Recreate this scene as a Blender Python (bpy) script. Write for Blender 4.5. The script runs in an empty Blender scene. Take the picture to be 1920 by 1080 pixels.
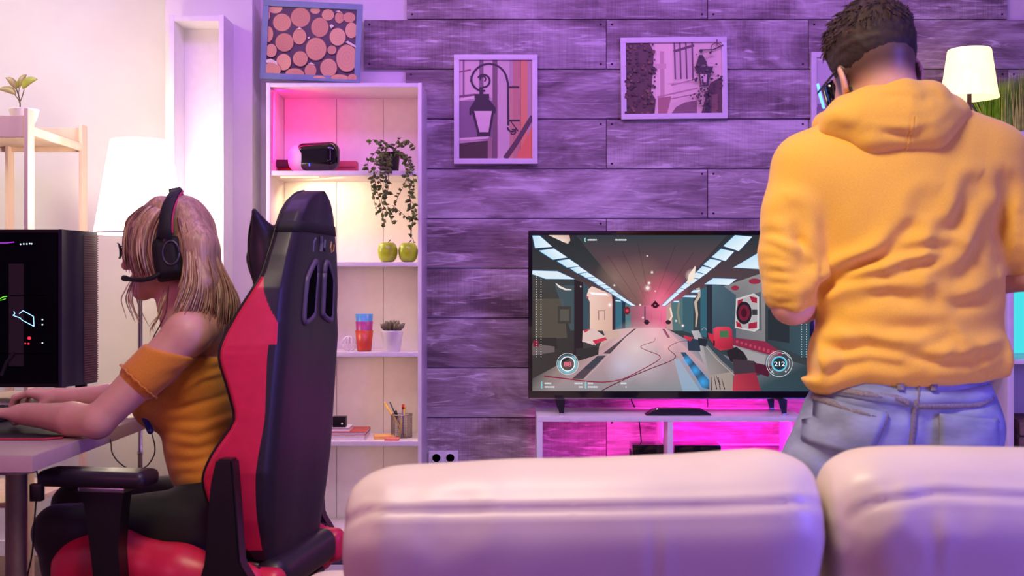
import bpy, bmesh, math, random
import numpy as np
from mathutils import Vector, Matrix
from mathutils.bvhtree import BVHTree
random.seed(7); np.random.seed(7)
S = bpy.context.scene
COL = S.collection
PI = math.pi
F = 2200.0                      # focal length in pixels of the 1920 px wide frame
CAMZ = 1.08

# ---------------------------------------------------------------- camera, world, light
cd = bpy.data.cameras.new('camera'); cam = bpy.data.objects.new('camera', cd); COL.objects.link(cam)
cam.location = (0, 0, CAMZ); cam.rotation_euler = (PI/2, 0, 0)
cd.sensor_width = 36; cd.lens = F/1920*36; cd.clip_start = .05; cd.clip_end = 60
cd.dof.use_dof = True; cd.dof.focus_distance = 3.9; cd.dof.aperture_fstop = 6.5
S.camera = cam
W = bpy.data.worlds.new('world'); S.world = W; W.use_nodes = True
W.node_tree.nodes['Background'].inputs[0].default_value = (.35, .22, .6, 1)
W.node_tree.nodes['Background'].inputs[1].default_value = .05
S.view_settings.view_transform = 'Standard'; S.view_settings.look = 'None'
S.view_settings.gamma = 1; S.view_settings.use_curve_mapping = False
S.view_settings.exposure = 0.0

def area(name, loc, aim, size, power, col, sy=None, spread=PI):
    l = bpy.data.lights.new(name, 'AREA'); l.energy = power; l.color = col; l.size = size
    if sy: l.shape = 'RECTANGLE'; l.size_y = sy
    l.spread = spread
    o = bpy.data.objects.new(name, l); COL.objects.link(o); o.location = loc
    o.rotation_euler = (Vector(aim)-Vector(loc)).to_track_quat('-Z', 'Y').to_euler(); return o
def point(name, loc, power, col, r=.04):
    l = bpy.data.lights.new(name, 'POINT'); l.energy = power; l.color = col; l.shadow_soft_size = r
    o = bpy.data.objects.new(name, l); COL.objects.link(o); o.location = loc; return o
area('warm_ceiling_light', (-.15, 1.5, 2.62), (.35, 2.25, .9), .6, 20, (1, .83, .60), None, math.radians(105))
area('alcove_ceiling_light', (-2.3, 3.7, 2.62), (-1.75, 4.7, 1.3), .5, 11, (1, .96, .76), None, math.radians(120))
area('violet_wall_washer', (.1, 3.0, 2.64), (.25, 4.6, 1.15), 2.7, 52, (.53, .21, .95), .5)
area('blue_side_light', (2.4, .75, 1.15), (.7, 2.0, .8), .6, 50, (.16, .12, 1))
area('violet_room_light', (.6, -2.2, 2.45), (.1, 3.6, .9), 1.4, 23, (.62, .27, .95))
area('pink_room_light', (-1.9, .4, 1.4), (-.5, 3.0, .9), .8, 10, (1, .26, .55))

# ---------------------------------------------------------------- helpers
def lin(c, a=None):
    r = [(x/255/12.92 if x/255 <= .04045 else ((x/255+.055)/1.055)**2.4) for x in c[:3]]
    return tuple(r)+((1.0 if a is None else a),)
def P(px, py, Y): return Vector(((px-960)*Y/F, Y, CAMZ-(py-540)*Y/F))
def X_(px, Y): return (px-960)*Y/F
def Z_(py, Y): return CAMZ-(py-540)*Y/F

def M(name, rgb, rough=.5, metal=0, var=.12, scale=30, bump=0, emit=None, es=0, coat=0, stretch=(1,1,1), sss=0, sheen=0, trans=0, alpha=1, spec=.5, coords='Object'):
    m = bpy.data.materials.new(name); m.use_nodes = True
    nt = m.node_tree; N = nt.nodes; L = nt.links; b = N['Principled BSDF']
    c = lin(rgb)
    b.inputs['Roughness'].default_value = rough; b.inputs['Metallic'].default_value = metal
    b.inputs['Coat Weight'].default_value = coat; b.inputs['Specular IOR Level'].default_value = spec
    if sss: b.inputs['Subsurface Weight'].default_value = sss; b.inputs['Subsurface Radius'].default_value = (.02,.008,.004); b.inputs['Subsurface Scale'].default_value = .5
    if sheen: b.inputs['Sheen Weight'].default_value = sheen
    if trans: b.inputs['Transmission Weight'].default_value = trans
    b.inputs['Alpha'].default_value = alpha
    tc = N.new('ShaderNodeTexCoord'); mp = N.new('ShaderNodeMapping'); mp.inputs['Scale'].default_value = stretch
    L.new(tc.outputs[coords], mp.inputs[0])
    nz = N.new('ShaderNodeTexNoise'); nz.inputs['Scale'].default_value = scale; nz.inputs['Detail'].default_value = 5
    L.new(mp.outputs[0], nz.inputs[0])
    rp = N.new('ShaderNodeValToRGB')
    rp.color_ramp.elements[0].position = .3; rp.color_ramp.elements[1].position = .7
    rp.color_ramp.elements[0].color = tuple(x*(1-var) for x in c[:3])+(1,)
    rp.color_ramp.elements[1].color = tuple(min(1, x*(1+var)) for x in c[:3])+(1,)
    L.new(nz.outputs[0], rp.inputs[0]); L.new(rp.outputs[0], b.inputs['Base Color'])
    if bump:
        bp = N.new('ShaderNodeBump'); bp.inputs['Strength'].default_value = bump; bp.inputs['Distance'].default_value = .01
        L.new(nz.outputs[0], bp.inputs['Height']); L.new(bp.outputs[0], b.inputs['Normal'])
    if emit is not None:
        b.inputs['Emission Color'].default_value = lin(emit); b.inputs['Emission Strength'].default_value = es
    return m

def attr_mat(name, emissive, rough=.5, strength=1.0):
    m = bpy.data.materials.new(name); m.use_nodes = True
    nt = m.node_tree; N = nt.nodes; L = nt.links; b = N['Principled BSDF']; out = N['Material Output']
    at = N.new('ShaderNodeAttribute'); at.attribute_name = 'Col'
    tr = N.new('ShaderNodeBsdfTransparent'); mx = N.new('ShaderNodeMixShader')
    L.new(at.outputs['Alpha'], mx.inputs[0]); L.new(tr.outputs[0], mx.inputs[1])
    if emissive:
        e = N.new('ShaderNodeEmission'); e.inputs[1].default_value = strength
        L.new(at.outputs['Color'], e.inputs[0]); L.new(e.outputs[0], mx.inputs[2])
    else:
        b.inputs['Roughness'].default_value = rough
        L.new(at.outputs['Color'], b.inputs['Base Color']); L.new(b.outputs[0], mx.inputs[2])
    L.new(mx.outputs[0], out.inputs[0]); return m

WL = {}
def link(o, parent=None, wl=None):
    COL.objects.link(o); WL[o.name] = Vector(wl if wl is not None else (0,0,0))
    if parent is not None: o.parent = parent
    return o
def tag(o, label=None, cat=None, group=None, kind=None):
    if label: o['label'] = label
    if cat: o['category'] = cat
    if group: o['group'] = group
    if kind: o['kind'] = kind
    return o
def thing(name, loc, label, cat, group=None):
    o = bpy.data.objects.new(name, None); o.empty_display_size = .05
    link(o, None, loc); o.location = loc; return tag(o, label, cat, group)
def place(name, me, mat, parent=None, smooth=False, label=None, kind=None):
    """links a mesh whose vertices are in world (or root) coordinates; origin moved to its centre"""
    n = len(me.vertices)
    co = np.empty(n*3, np.float32); me.vertices.foreach_get('co', co); co = co.reshape(-1, 3)
    c = (co.min(0)+co.max(0))/2; me.vertices.foreach_set('co', (co-c).ravel()); me.update()
    o = bpy.data.objects.new(name, me); c = Vector([float(x) for x in c])
    base = WL[parent.name] if parent is not None else Vector((0,0,0))
    link(o, parent, c); o.location = c-base
    for m in (mat if isinstance(mat, (list, tuple)) else [mat]):
        me.materials.append(m)
    if smooth: me.shade_smooth()
    if label: o['label'] = label
    if kind: o['kind'] = kind
    return o

class MB:
    def __init__(s): s.v = []; s.f = []
    def add(s, v, f):
        n = len(s.v); s.v += [tuple(p) for p in v]; s.f += [tuple(i+n for i in q) for q in f]; return s
    def box(s, a, b, bev=0):
        x0,y0,z0 = [min(p,q) for p,q in zip(a,b)]; x1,y1,z1 = [max(p,q) for p,q in zip(a,b)]
        if not bev:
            v = [(x0,y0,z0),(x1,y0,z0),(x1,y1,z0),(x0,y1,z0),(x0,y0,z1),(x1,y0,z1),(x1,y1,z1),(x0,y1,z1)]
            return s.add(v, [(0,3,2,1),(4,5,6,7),(0,1,5,4),(1,2,6,5),(2,3,7,6),(3,0,4,7)])
        bm = bmesh.new(); bmesh.ops.create_cube(bm, size=1)
        for q in bm.verts: q.co = Vector(((x0+x1)/2+q.co.x*(x1-x0), (y0+y1)/2+q.co.y*(y1-y0), (z0+z1)/2+q.co.z*(z1-z0)))
        bmesh.ops.bevel(bm, geom=bm.edges[:], offset=bev, segments=2, affect='EDGES', profile=.7)
        return s.bm(bm)
    def bm(s, bm):
        bm.verts.index_update()
        s.add([q.co for q in bm.verts], [[q.index for q in f.verts] for f in bm.faces]); bm.free(); return s
    def tube(s, pts, r, n=8, caps=True, flat=1.0):
        pts = [Vector(p) for p in pts]; m = len(pts)
        rs = r if hasattr(r, '__len__') else [r]*m
        V = []; up = None
        for i, p in enumerate(pts):
            t = (pts[min(i+1, m-1)]-pts[max(i-1, 0)]).normalized()
            if up is None:
                up = Vector((0,0,1)) if abs(t.z) < .9 else Vector((1,0,0))
            a = (up-t*up.dot(t)).normalized(); b = t.cross(a); up = a
            V += [p+a*(math.cos(2*PI*k/n)*rs[i])+b*(math.sin(2*PI*k/n)*rs[i]*flat) for k in range(n)]
        Fc = [(i*n+k, i*n+(k+1) % n, (i+1)*n+(k+1) % n, (i+1)*n+k) for i in range(m-1) for k in range(n)]
        if caps: Fc += [tuple(reversed(range(n))), tuple(range((m-1)*n, m*n))]
        return s.add(V, Fc)
    def lathe(s, c, prof, n=24, close=True, wob=None):
        V = []
        for i, (r, z) in enumerate(prof):
            for k in range(n):
                rr = r*(1 if wob is None else wob(k, n, i))
                V.append((c[0]+rr*math.cos(2*PI*k/n), c[1]+rr*math.sin(2*PI*k/n), c[2]+z))
        m = len(prof)
        Fc = [(i*n+k, i*n+(k+1) % n, (i+1)*n+(k+1) % n, (i+1)*n+k) for i in range(m-1) for k in range(n)]
        if close: Fc += [tuple(reversed(range(n))), tuple(range((m-1)*n, m*n))]
        return s.add(V, Fc)
    def prism(s, poly, ax, a, b):
        """poly of 2D points extruded along axis ax (0,1,2) from a to b"""
        def mk(p, t):
            q = list(p); q.insert(ax, t); return q
        n = len(poly); V = [mk(p, a) for p in poly]+[mk(p, b) for p in poly]
        Fc = [tuple(range(n)), tuple(reversed(range(n, 2*n)))]+[(i, i+n, (i+1) % n+n, (i+1) % n) for i in range(n)]
        return s.add(V, Fc)
    def sphere(s, c, r, u=16, v=10):
        r = r if hasattr(r, '__len__') else (r, r, r)
        bm = bmesh.new(); bmesh.ops.create_uvsphere(bm, u_segments=u, v_segments=v, radius=1)
        for q in bm.verts: q.co = Vector((c[0]+q.co.x*r[0], c[1]+q.co.y*r[1], c[2]+q.co.z*r[2]))
        return s.bm(bm)
    def xf(s, mat):
        s.v = [tuple(mat @ Vector(p)) for p in s.v]; return s
    def mesh(s, name='m'):
        me = bpy.data.meshes.new(name); me.from_pydata([tuple(p) for p in s.v], [], s.f)
        bm = bmesh.new(); bm.from_mesh(me); bmesh.ops.recalc_face_normals(bm, faces=bm.faces); bm.to_mesh(me); bm.free()
        me.update(); return me
    def put(s, name, mat, parent=None, smooth=False, label=None, kind=None):
        o = place(name, s.mesh(name), mat, parent, smooth, label, kind)
        return o

def autosmooth(o, ang=40):
    me = o.data; me.shade_smooth()
    bm = bmesh.new(); bm.from_mesh(me)
    for e in bm.edges:
        if len(e.link_faces) == 2 and e.calc_face_angle(0) > math.radians(ang): e.smooth = False
    bm.to_mesh(me); bm.free(); return o

# flat print: polygons with a colour each, on thin layers of one mesh
class Canvas:
    def __init__(s, fn, y0, dy=-.00008, tint=None): s.tint = tint; s.fn = fn; s.y = y0; s.dy = dy; s.v = []; s.f = []; s.c = []
    def poly(s, pts, col, a=1.0):
        cols = col if hasattr(col[0], '__len__') else [col]*len(pts)
        n = len(s.v)
        for p, c in zip(pts, cols):
            x, z = s.fn(*p); s.v.append((x, s.y, z)); s.c.append(lin(c, c[3] if len(c) > 3 else a))
        s.f.append(tuple(range(n, n+len(pts)))); s.y += s.dy; return s
    def rect(s, x0, y0, x1, y1, col, a=1.0): return s.poly([(x0,y0),(x1,y0),(x1,y1),(x0,y1)], col, a)
    def circ(s, c, r, col, a=1.0, n=24, ry=None):
        ry = ry or r; return s.poly([(c[0]+r*math.cos(2*PI*k/n), c[1]+ry*math.sin(2*PI*k/n)) for k in range(n)], col, a)
    def glow(s, c, r, col, a=1.0, n=24, ry=None, box=None):
        ry = ry or r; i0 = len(s.v)
        pts = [c]+[(c[0]+r*math.cos(2*PI*k/n), c[1]+ry*math.sin(2*PI*k/n)) for k in range(n)]
        for i, p in enumerate(pts):
            if box: p = (min(max(p[0], box[0]), box[2]), min(max(p[1], box[1]), box[3]))
            x, z = s.fn(*p); s.v.append((x, s.y, z)); s.c.append(lin(col, a if i == 0 else 0.0))
        s.f += [(i0, i0+1+k, i0+1+(k+1) % n) for k in range(n)]; s.y += s.dy; return s
    def line(s, pts, w, col, a=1.0):
        ws = w if hasattr(w, '__len__') else [w]*len(pts)
        Lp, Rp = [], []
        for i, p in enumerate(pts):
            q0 = pts[max(i-1, 0)]; q1 = pts[min(i+1, len(pts)-1)]
            dx, dy = q1[0]-q0[0], q1[1]-q0[1]; l = math.hypot(dx, dy) or 1
            nx, ny = -dy/l*ws[i]/2, dx/l*ws[i]/2
            Lp.append((p[0]+nx, p[1]+ny)); Rp.append((p[0]-nx, p[1]-ny))
        for i in range(len(pts)-1):
            n = len(s.v)
            for q in (Lp[i], Lp[i+1], Rp[i+1], Rp[i]):
                x, z = s.fn(*q); s.v.append((x, s.y, z)); s.c.append(lin(col, a))
            s.f.append((n, n+1, n+2, n+3))
        s.y += s.dy; return s
    def arc(s, c, r, w, col, a0=0, a1=360, a=1.0, n=32):
        return s.line([(c[0]+r*math.cos(math.radians(a0+(a1-a0)*k/n)), c[1]+r*math.sin(math.radians(a0+(a1-a0)*k/n))) for k in range(n+1)], w, col, a)
    def put(s, name, mat, parent=None, label=None, kind=None):
        me = bpy.data.meshes.new(name); me.from_pydata(s.v, [], s.f)
        ca = me.color_attributes.new('Col', 'FLOAT_COLOR', 'POINT')
        cc = np.array(s.c, np.float32)
        if s.tint: cc[:, :3] = np.clip(cc[:, :3]*np.array(s.tint, np.float32), 0, 1)
        ca.data.foreach_set('color', cc.ravel())
        # all faces towards the viewer (-Y)
        for p in me.polygons:
            if p.normal.y > 0: p.flip()
        me.update()
        return place(name, me, mat, parent, False, label, kind)

def catmull(pts, n=8):
    pts = [Vector(p) for p in pts]; out = []
    for i in range(len(pts)-1):
        p0 = pts[max(i-1, 0)]; p1 = pts[i]; p2 = pts[i+1]; p3 = pts[min(i+2, len(pts)-1)]
        for k in range(n):
            t = k/n
            out.append(.5*((2*p1)+(p2-p0)*t+(2*p0-5*p1+4*p2-p3)*t*t+(3*p1-p0-3*p2+p3)*t**3))
    out.append(pts[-1]); return out

# smooth solid modelling on a grid: tapered limbs and ellipsoids blended, then meshed as one surface
class SDF:
    def __init__(s, lo, hi, h):
        s.lo = np.array(lo, float); s.h = h
        s.n = [int(math.ceil((b-a)/h))+1 for a, b in zip(lo, hi)]
        s.vol = np.full(s.n, .5, np.float32)
        s.ax = [(lo[i]+h*np.arange(s.n[i])).astype(np.float32) for i in range(3)]
    def blk(s, lo, hi):
        sl = []
        for i in range(3):
            a = max(0, int((lo[i]-s.lo[i])/s.h)); b = min(s.n[i], int((hi[i]-s.lo[i])/s.h)+2)
            sl.append(slice(a, max(a, b)))
        x, y, z = [s.ax[i][sl[i]] for i in range(3)]
        return tuple(sl), x[:, None, None], y[None, :, None], z[None, None, :]
    def comb(s, sl, d, k, op):
        o = s.vol[sl]
        if op == 'sub':
            d = -d; hh = np.maximum(k-np.abs(o-d), 0)/k if k else 0; r = np.maximum(o, d)+hh*hh*k/4
        else:
            hh = np.maximum(k-np.abs(o-d), 0)/k if k else 0; r = np.minimum(o, d)-hh*hh*k/4
        s.vol[sl] = r
    def cone(s, a, b, ra, rb, k=.02, op='add', sc=(1,1,1)):
        a = np.array(a, float); b = np.array(b, float); m = max(ra, rb)*1.0/min(sc)+k+3*s.h
        sl, x, y, z = s.blk(np.minimum(a, b)-m, np.maximum(a, b)+m)
        if 0 in s.vol[sl].shape: return s
        sc = np.array(sc, float); A = a*sc; B = (b-a)*sc
        px, py, pz = x*sc[0]-A[0], y*sc[1]-A[1], z*sc[2]-A[2]
        bb = float(B@B) or 1e-9
        t = np.clip((px*B[0]+py*B[1]+pz*B[2])/bb, 0, 1)
        d = np.sqrt((px-t*B[0])**2+(py-t*B[1])**2+(pz-t*B[2])**2)-(ra+(rb-ra)*t)
        s.comb(sl, d.astype(np.float32), k, op); return s
    def chain(s, pts, rs, k=.02, sc=(1,1,1)):
        for i in range(len(pts)-1): s.cone(pts[i], pts[i+1], rs[i], rs[i+1], k, 'add', sc)
        return s
    def ell(s, c, r, k=.02, op='add', rot=None):
        c = np.array(c, float); m = max(r)+k+3*s.h
        sl, x, y, z = s.blk(c-m, c+m)
        if 0 in s.vol[sl].shape: return s
        px, py, pz = x-c[0], y-c[1], z-c[2]
        if rot is not None:
            R = np.array(rot.transposed().to_3x3() if hasattr(rot, 'to_3x3') else rot)
            px, py, pz = (R[0][0]*px+R[0][1]*py+R[0][2]*pz, R[1][0]*px+R[1][1]*py+R[1][2]*pz, R[2][0]*px+R[2][1]*py+R[2][2]*pz)
        k0 = np.sqrt((px/r[0])**2+(py/r[1])**2+(pz/r[2])**2)+1e-6
        k1 = np.sqrt((px/r[0]**2)**2+(py/r[1]**2)**2+(pz/r[2]**2)**2)+1e-6
        s.comb(sl, (k0*(k0-1)/k1).astype(np.float32), k, op); return s
    def rbox(s, c, hs, r, k=.02, op='add', rot=None):
        c = np.array(c, float); m = float(np.linalg.norm(hs))+k+3*s.h
        sl, x, y, z = s.blk(c-m, c+m)
        px, py, pz = x-c[0], y-c[1], z-c[2]
        if rot is not None:
            R = np.array(rot.transposed())
            px, py, pz = (R[0][0]*px+R[0][1]*py+R[0][2]*pz, R[1][0]*px+R[1][1]*py+R[1][2]*pz, R[2][0]*px+R[2][1]*py+R[2][2]*pz)
        qx, qy, qz = np.abs(px)-hs[0]+r, np.abs(py)-hs[1]+r, np.abs(pz)-hs[2]+r
        d = np.sqrt(np.maximum(qx, 0)**2+np.maximum(qy, 0)**2+np.maximum(qz, 0)**2)+np.minimum(np.maximum(np.maximum(qx, qy), qz), 0)-r
        s.comb(sl, d.astype(np.float32), k, op); return s
    def cut(s, p, n, k=.004, box=None):
        """removes the side of the plane that n points to (inside a box if given)"""
        n = Vector(n).normalized()
        lo, hi = (box if box else (s.lo, s.lo+s.h*np.array(s.n)))
        sl, x, y, z = s.blk(lo, hi)
        d = -((x-p[0])*n.x+(y-p[1])*n.y+(z-p[2])*n.z)
        s.comb(sl, d.astype(np.float32), k, 'sub'); return s
    def mesh(s, name, smooth=2):
        v = s.vol; ins = v < 0
        nx, ny, nz = [q-1 for q in v.shape]
        cnt = np.zeros((nx, ny, nz), np.int8)
        for i in (0, 1):
            for j in (0, 1):
                for k in (0, 1): cnt += ins[i:nx+i, j:ny+j, k:nz+k]
        act = (cnt > 0) & (cnt < 8)
        I, J, K = np.nonzero(act); N = len(I)
        ids = np.full((nx, ny, nz), -1, np.int64); ids[I, J, K] = np.arange(N)
        C = [(i, j, k) for i in (0, 1) for j in (0, 1) for k in (0, 1)]
        val = [v[I+c[0], J+c[1], K+c[2]] for c in C]
        pos = np.zeros((N, 3)); num = np.zeros(N)
        for a in range(8):
            for b in range(a+1, 8):
                if sum(abs(C[a][q]-C[b][q]) for q in range(3)) != 1: continue
                m = (val[a] < 0) != (val[b] < 0)
                t = np.where(m, val[a]/np.where(m, val[a]-val[b], 1), 0)
                for q in range(3): pos[:, q] += np.where(m, C[a][q]+t*(C[b][q]-C[a][q]), 0)
                num += m
        pos /= num[:, None]
        co = s.lo+s.h*(np.stack([I, J, K], 1)+pos)
        faces = []
        for ax in range(3):
            o = [q for q in range(3) if q != ax]
            sl0 = [slice(None)]*3; sl1 = [slice(None)]*3
            sl0[ax] = slice(0, -1); sl1[ax] = slice(1, None)
            e = ins[tuple(sl0)] != ins[tuple(sl1)]
            E = np.array(np.nonzero(e)).T
            ok = (E[:, o[0]] > 0) & (E[:, o[1]] > 0) & (E[:, o[0]] < ids.shape[o[0]]) & (E[:, o[1]] < ids.shape[o[1]])
            E = E[ok]
            q = []
            for d0, d1 in ((1,1),(0,1),(0,0),(1,0)):
                G = E.copy(); G[:, o[0]] -= d0; G[:, o[1]] -= d1; q.append(ids[G[:,0], G[:,1], G[:,2]])
            Q = np.stack(q, 1); inside = ins[E[:,0], E[:,1], E[:,2]]
            flip = inside if ax == 1 else ~inside
            Q[flip] = Q[flip][:, ::-1]; faces.append(Q)
        Fc = np.concatenate(faces); Fc = Fc[(Fc >= 0).all(1)]
        if smooth:
            A = np.concatenate([Fc[:, [0,1]], Fc[:, [1,2]], Fc[:, [2,3]], Fc[:, [3,0]]])
            for _ in range(smooth):
                acc = np.zeros_like(co); deg = np.bincount(A.ravel(), minlength=N)
                for q in range(3):
                    acc[:, q] = np.bincount(A[:,0], co[A[:,1], q], N)+np.bincount(A[:,1], co[A[:,0], q], N)
                co = .4*co+.6*acc/np.maximum(deg, 1)[:, None]
        me = bpy.data.meshes.new(name)
        me.vertices.add(N); me.vertices.foreach_set('co', co.astype(np.float32).ravel())
        nf = len(Fc); me.loops.add(nf*4); me.loops.foreach_set('vertex_index', Fc.astype(np.int32).ravel())
        me.polygons.add(nf); me.polygons.foreach_set('loop_start', np.arange(0, nf*4, 4, dtype=np.int32))
        me.update(calc_edges=True); me.validate(); me.shade_smooth(); return me

def coords(me):
    a = np.empty(len(me.vertices)*3, np.float32); me.vertices.foreach_get('co', a); return a.reshape(-1, 3).astype(float)
def normals(me):
    a = np.empty(len(me.vertices)*3, np.float32); me.vertex_normals.foreach_get('vector', a); return a.reshape(-1, 3).astype(float)
def displace(me, d):
    co = coords(me)+normals(me)*d[:, None]; me.vertices.foreach_set('co', co.astype(np.float32).ravel()); me.update()
def pl_dist(p2, line):
    """signed distance of 2D points to a polyline"""
    best = np.full(len(p2), 9.0); sg = np.ones(len(p2))
    for a, b in zip(line[:-1], line[1:]):
        a = np.array(a); b = np.array(b); ab = b-a
        t = np.clip(((p2-a)@ab)/max(ab@ab, 1e-12), 0, 1); q = p2-a-t[:, None]*ab
        d = np.sqrt((q**2).sum(1)); c = ab[0]*(p2[:,1]-a[1])-ab[1]*(p2[:,0]-a[0])
        m = d < best; best[m] = d[m]; sg[m] = np.sign(c[m])
    return best*sg
def end_fade(p2, line, fade):
    a = np.array(line[0]); b = np.array(line[-1])
    da = np.sqrt(((p2-a)**2).sum(1)); db = np.sqrt(((p2-b)**2).sum(1))
    return np.clip(da/fade, .15, 1)*np.clip(db/fade, .15, 1)
def folds(me, lines, sel, depth, width, plane=(0, 2)):
    co = coords(me); p2 = co[:, list(plane)]; d = np.zeros(len(co))
    for ln in lines:
        pts, dd, ww = ln if isinstance(ln, tuple) else (ln, 1, 1)
        s_ = pl_dist(p2, pts); w = width*ww
        v = -np.exp(-(s_/w)**2)+.75*np.exp(-((s_-1.9*w)/(1.3*w))**2)+.45*np.exp(-((s_+2.1*w)/(1.5*w))**2)
        d += v*depth*dd*end_fade(p2, pts, .05)
    displace(me, d*sel(co))
def bvh_of(me):
    return BVHTree.FromPolygons([v.co.copy() for v in me.vertices], [tuple(p.vertices) for p in me.polygons])
def ribbon(bvh, line, w, off=.0025, th=.002, d=Vector((0,1,0)), start=-2.0, n=10):
    """a thin strip laid on a surface along a line given by points in the plane across d (default the x-z plane, seen from -y)"""
    pts = catmull([Vector((p[0], start, p[1])) for p in line], n); mb = MB(); rows = []
    for i, p in enumerate(pts):
        t = (pts[min(i+1, len(pts)-1)]-pts[max(i-1, 0)]).normalized(); s_ = d.cross(t).normalized(); row = []
        for q in (-.5, 0, .5):
            h = bvh.ray_cast(p+s_*w*q, d)
            if h[0] is None: row = None; break
            nn = h[1] if h[1].dot(d) < 0 else -h[1]
            row.append((h[0]+nn*(off+th), h[0]-nn*.002))
        if row: rows.append(row)
    V = []; Fc = []
    for r in rows: V += [r[0][1], r[0][0], r[1][0], r[2][0], r[2][1]]
    for i in range(len(rows)-1):
        for k in range(4): Fc.append((i*5+k, i*5+k+1, (i+1)*5+k+1, (i+1)*5+k))
    if len(rows) > 1: Fc += [(0,1,2,3,4), tuple(reversed([(len(rows)-1)*5+k for k in range(5)]))]
    return mb.add(V, Fc)
# ---------------------------------------------------------------- materials
m_white = M('white_paint', (225,220,220), .5, var=.03)
m_wall = M('wall_paint', (222,216,214), .8, var=.03, scale=6, bump=.02)
m_lac = M('white_lacquer', (228,222,224), .35, var=.03)
m_black = M('black_plastic', (16,14,18), .38, var=.15)
m_blackm = M('matt_black', (10,9,12), .7, var=.2)
m_gloss = M('glossy_black', (8,7,10), .12, var=.1, coat=.5)
m_floor = M('floor_boards', (120,92,70), .45, var=.3, scale=8, stretch=(12,1,1), bump=.05)
m_pine = M('pine_wood', (224,196,172), .6, var=.16, scale=9, stretch=(1,1,.12), bump=.05)
m_chrome = M('brushed_steel', (190,188,192), .25, 1, var=.06)
m_print = attr_mat('print_ink', False, .45)
m_screen = attr_mat('screen_light', True, strength=1.0)
m_green = M('leaf_green', (74,92,32), .5, var=.4, scale=25)
m_soil = M('soil', (45,32,24), .9, var=.4, bump=.4)

def plank_mat(name, fine):
    m = bpy.data.materials.new(name); m.use_nodes = True
    nt = m.node_tree; N = nt.nodes; L = nt.links; b = N['Principled BSDF']
    tc = N.new('ShaderNodeTexCoord'); oi = N.new('ShaderNodeObjectInfo')
    mu = N.new('ShaderNodeVectorMath'); mu.operation = 'MULTIPLY_ADD'
    mu.inputs[1].default_value = (37, 11, 53)
    L.new(oi.outputs['Random'], mu.inputs[0]); L.new(tc.outputs['Object'], mu.inputs[2])
    def noise(sc, st, det=6, rough=.62, dist=.4):
        mp = N.new('ShaderNodeMapping'); mp.inputs['Scale'].default_value = st; L.new(mu.outputs[0], mp.inputs[0])
        n = N.new('ShaderNodeTexNoise'); n.inputs['Scale'].default_value = sc; n.inputs['Detail'].default_value = det
        n.inputs['Roughness'].default_value = rough; n.inputs['Distortion'].default_value = dist
        L.new(mp.outputs[0], n.inputs[0]); return n
    big = noise(2.6, (1, 1, 2.6), 5, .6, .9); grain = noise(4, (1.1, 4, 15), 7, .68, 1.1); brush = noise(3.2, (1.3, 3, 11), 6, .6, 1.6); hair = noise(9, (1.5, 5, 60), 4, .7, .2)
    saw = noise(10, (30, 3, .5), 2, .5, .15)
    def math_(op, a, bb):
        q = N.new('ShaderNodeMath'); q.operation = op
        for i, t in enumerate((a, bb)):
            if isinstance(t, (int, float)): q.inputs[i].default_value = t
            else: L.new(t, q.inputs[i])
        return q.outputs[0]
    v = math_('ADD', math_('MULTIPLY', big.outputs[0], 1.3), math_('MULTIPLY', grain.outputs[0], .58))
    v = math_('ADD', v, math_('MULTIPLY', hair.outputs[0], .2))
    v = math_('ADD', v, math_('MULTIPLY', saw.outputs[0], .22 if fine else .0))
    v = math_('ADD', v, math_('MULTIPLY', math_('MAXIMUM', math_('SUBTRACT', brush.outputs[0], .56), 0), 2.6))
    v = math_('SUBTRACT', v, .655 if fine else .565)
    v = math_('ADD', v, math_('MULTIPLY', math_('SUBTRACT', oi.outputs['Random'], .5), .12))
    rp = N.new('ShaderNodeValToRGB'); r = rp.color_ramp
    r.elements[0].position = .22; r.elements[0].color = lin((98,80,86))
    r.elements[1].position = .80; r.elements[1].color = lin((212,202,206))
    e = r.elements.new(.42); e.color = lin((142,124,130))
    e = r.elements.new(.60); e.color = lin((178,164,170))
    L.new(v, rp.inputs[0]); L.new(rp.outputs[0], b.inputs['Base Color'])
    b.inputs['Roughness'].default_value = .6
    bp = N.new('ShaderNodeBump'); bp.inputs['Strength'].default_value = .35; bp.inputs['Distance'].default_value = .006
    L.new(v, bp.inputs['Height']); L.new(bp.outputs[0], b.inputs['Normal'])
    return m
m_plank = [plank_mat('whitewashed_plank', False), plank_mat('saw_marked_plank', True)]

# ---------------------------------------------------------------- room shell
def struct(name, mb, mat, label=None):
    o = mb.put(name, mat); o['kind'] = 'structure'; o['label'] = label or name.replace('_', ' '); return o
XA, XP = X_(310, 4.45), X_(473, 4.45)
struct('floor', MB().box((-3.2,-2.6,-.1), (3.2,5,0)), m_floor, 'brown wood floor of the room')
struct('ceiling', MB().box((-3.2,-2.6,2.7), (3.2,5,2.8)), m_wall, 'white ceiling')
struct('wall_left', MB().box((-3.2,-2.6,0), (-3.1,5,2.7)), m_wall, 'white side wall beyond the desk')
struct('wall_right', MB().box((3.1,-2.6,0), (3.2,5,2.7)), m_wall, 'white side wall')
struct('wall_rear', MB().box((-3.1,-2.6,0), (3.1,-2.5,2.7)), m_wall, 'white wall behind the viewer')
struct('wall_alcove', MB().box((-3.1,4.75,0), (XA,4.9,2.7)), m_wall, 'bright white wall behind the floor lamp')
struct('trim_1', MB().box((XA,4.45,0), (XP,4.9,2.7)), m_wall, 'white wall pier behind the tall narrow box shelf')
wb = struct('wall_back', MB().box((XP,4.6,0), (3.1,4.9,2.7)), m_wall, 'back wall with wide whitewashed planks')
struct('baseboard_alcove', MB().box((-3.1,4.735,0), (XA,4.75,.06)), m_white)
PY = 4.578
screws = MB()
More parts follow.
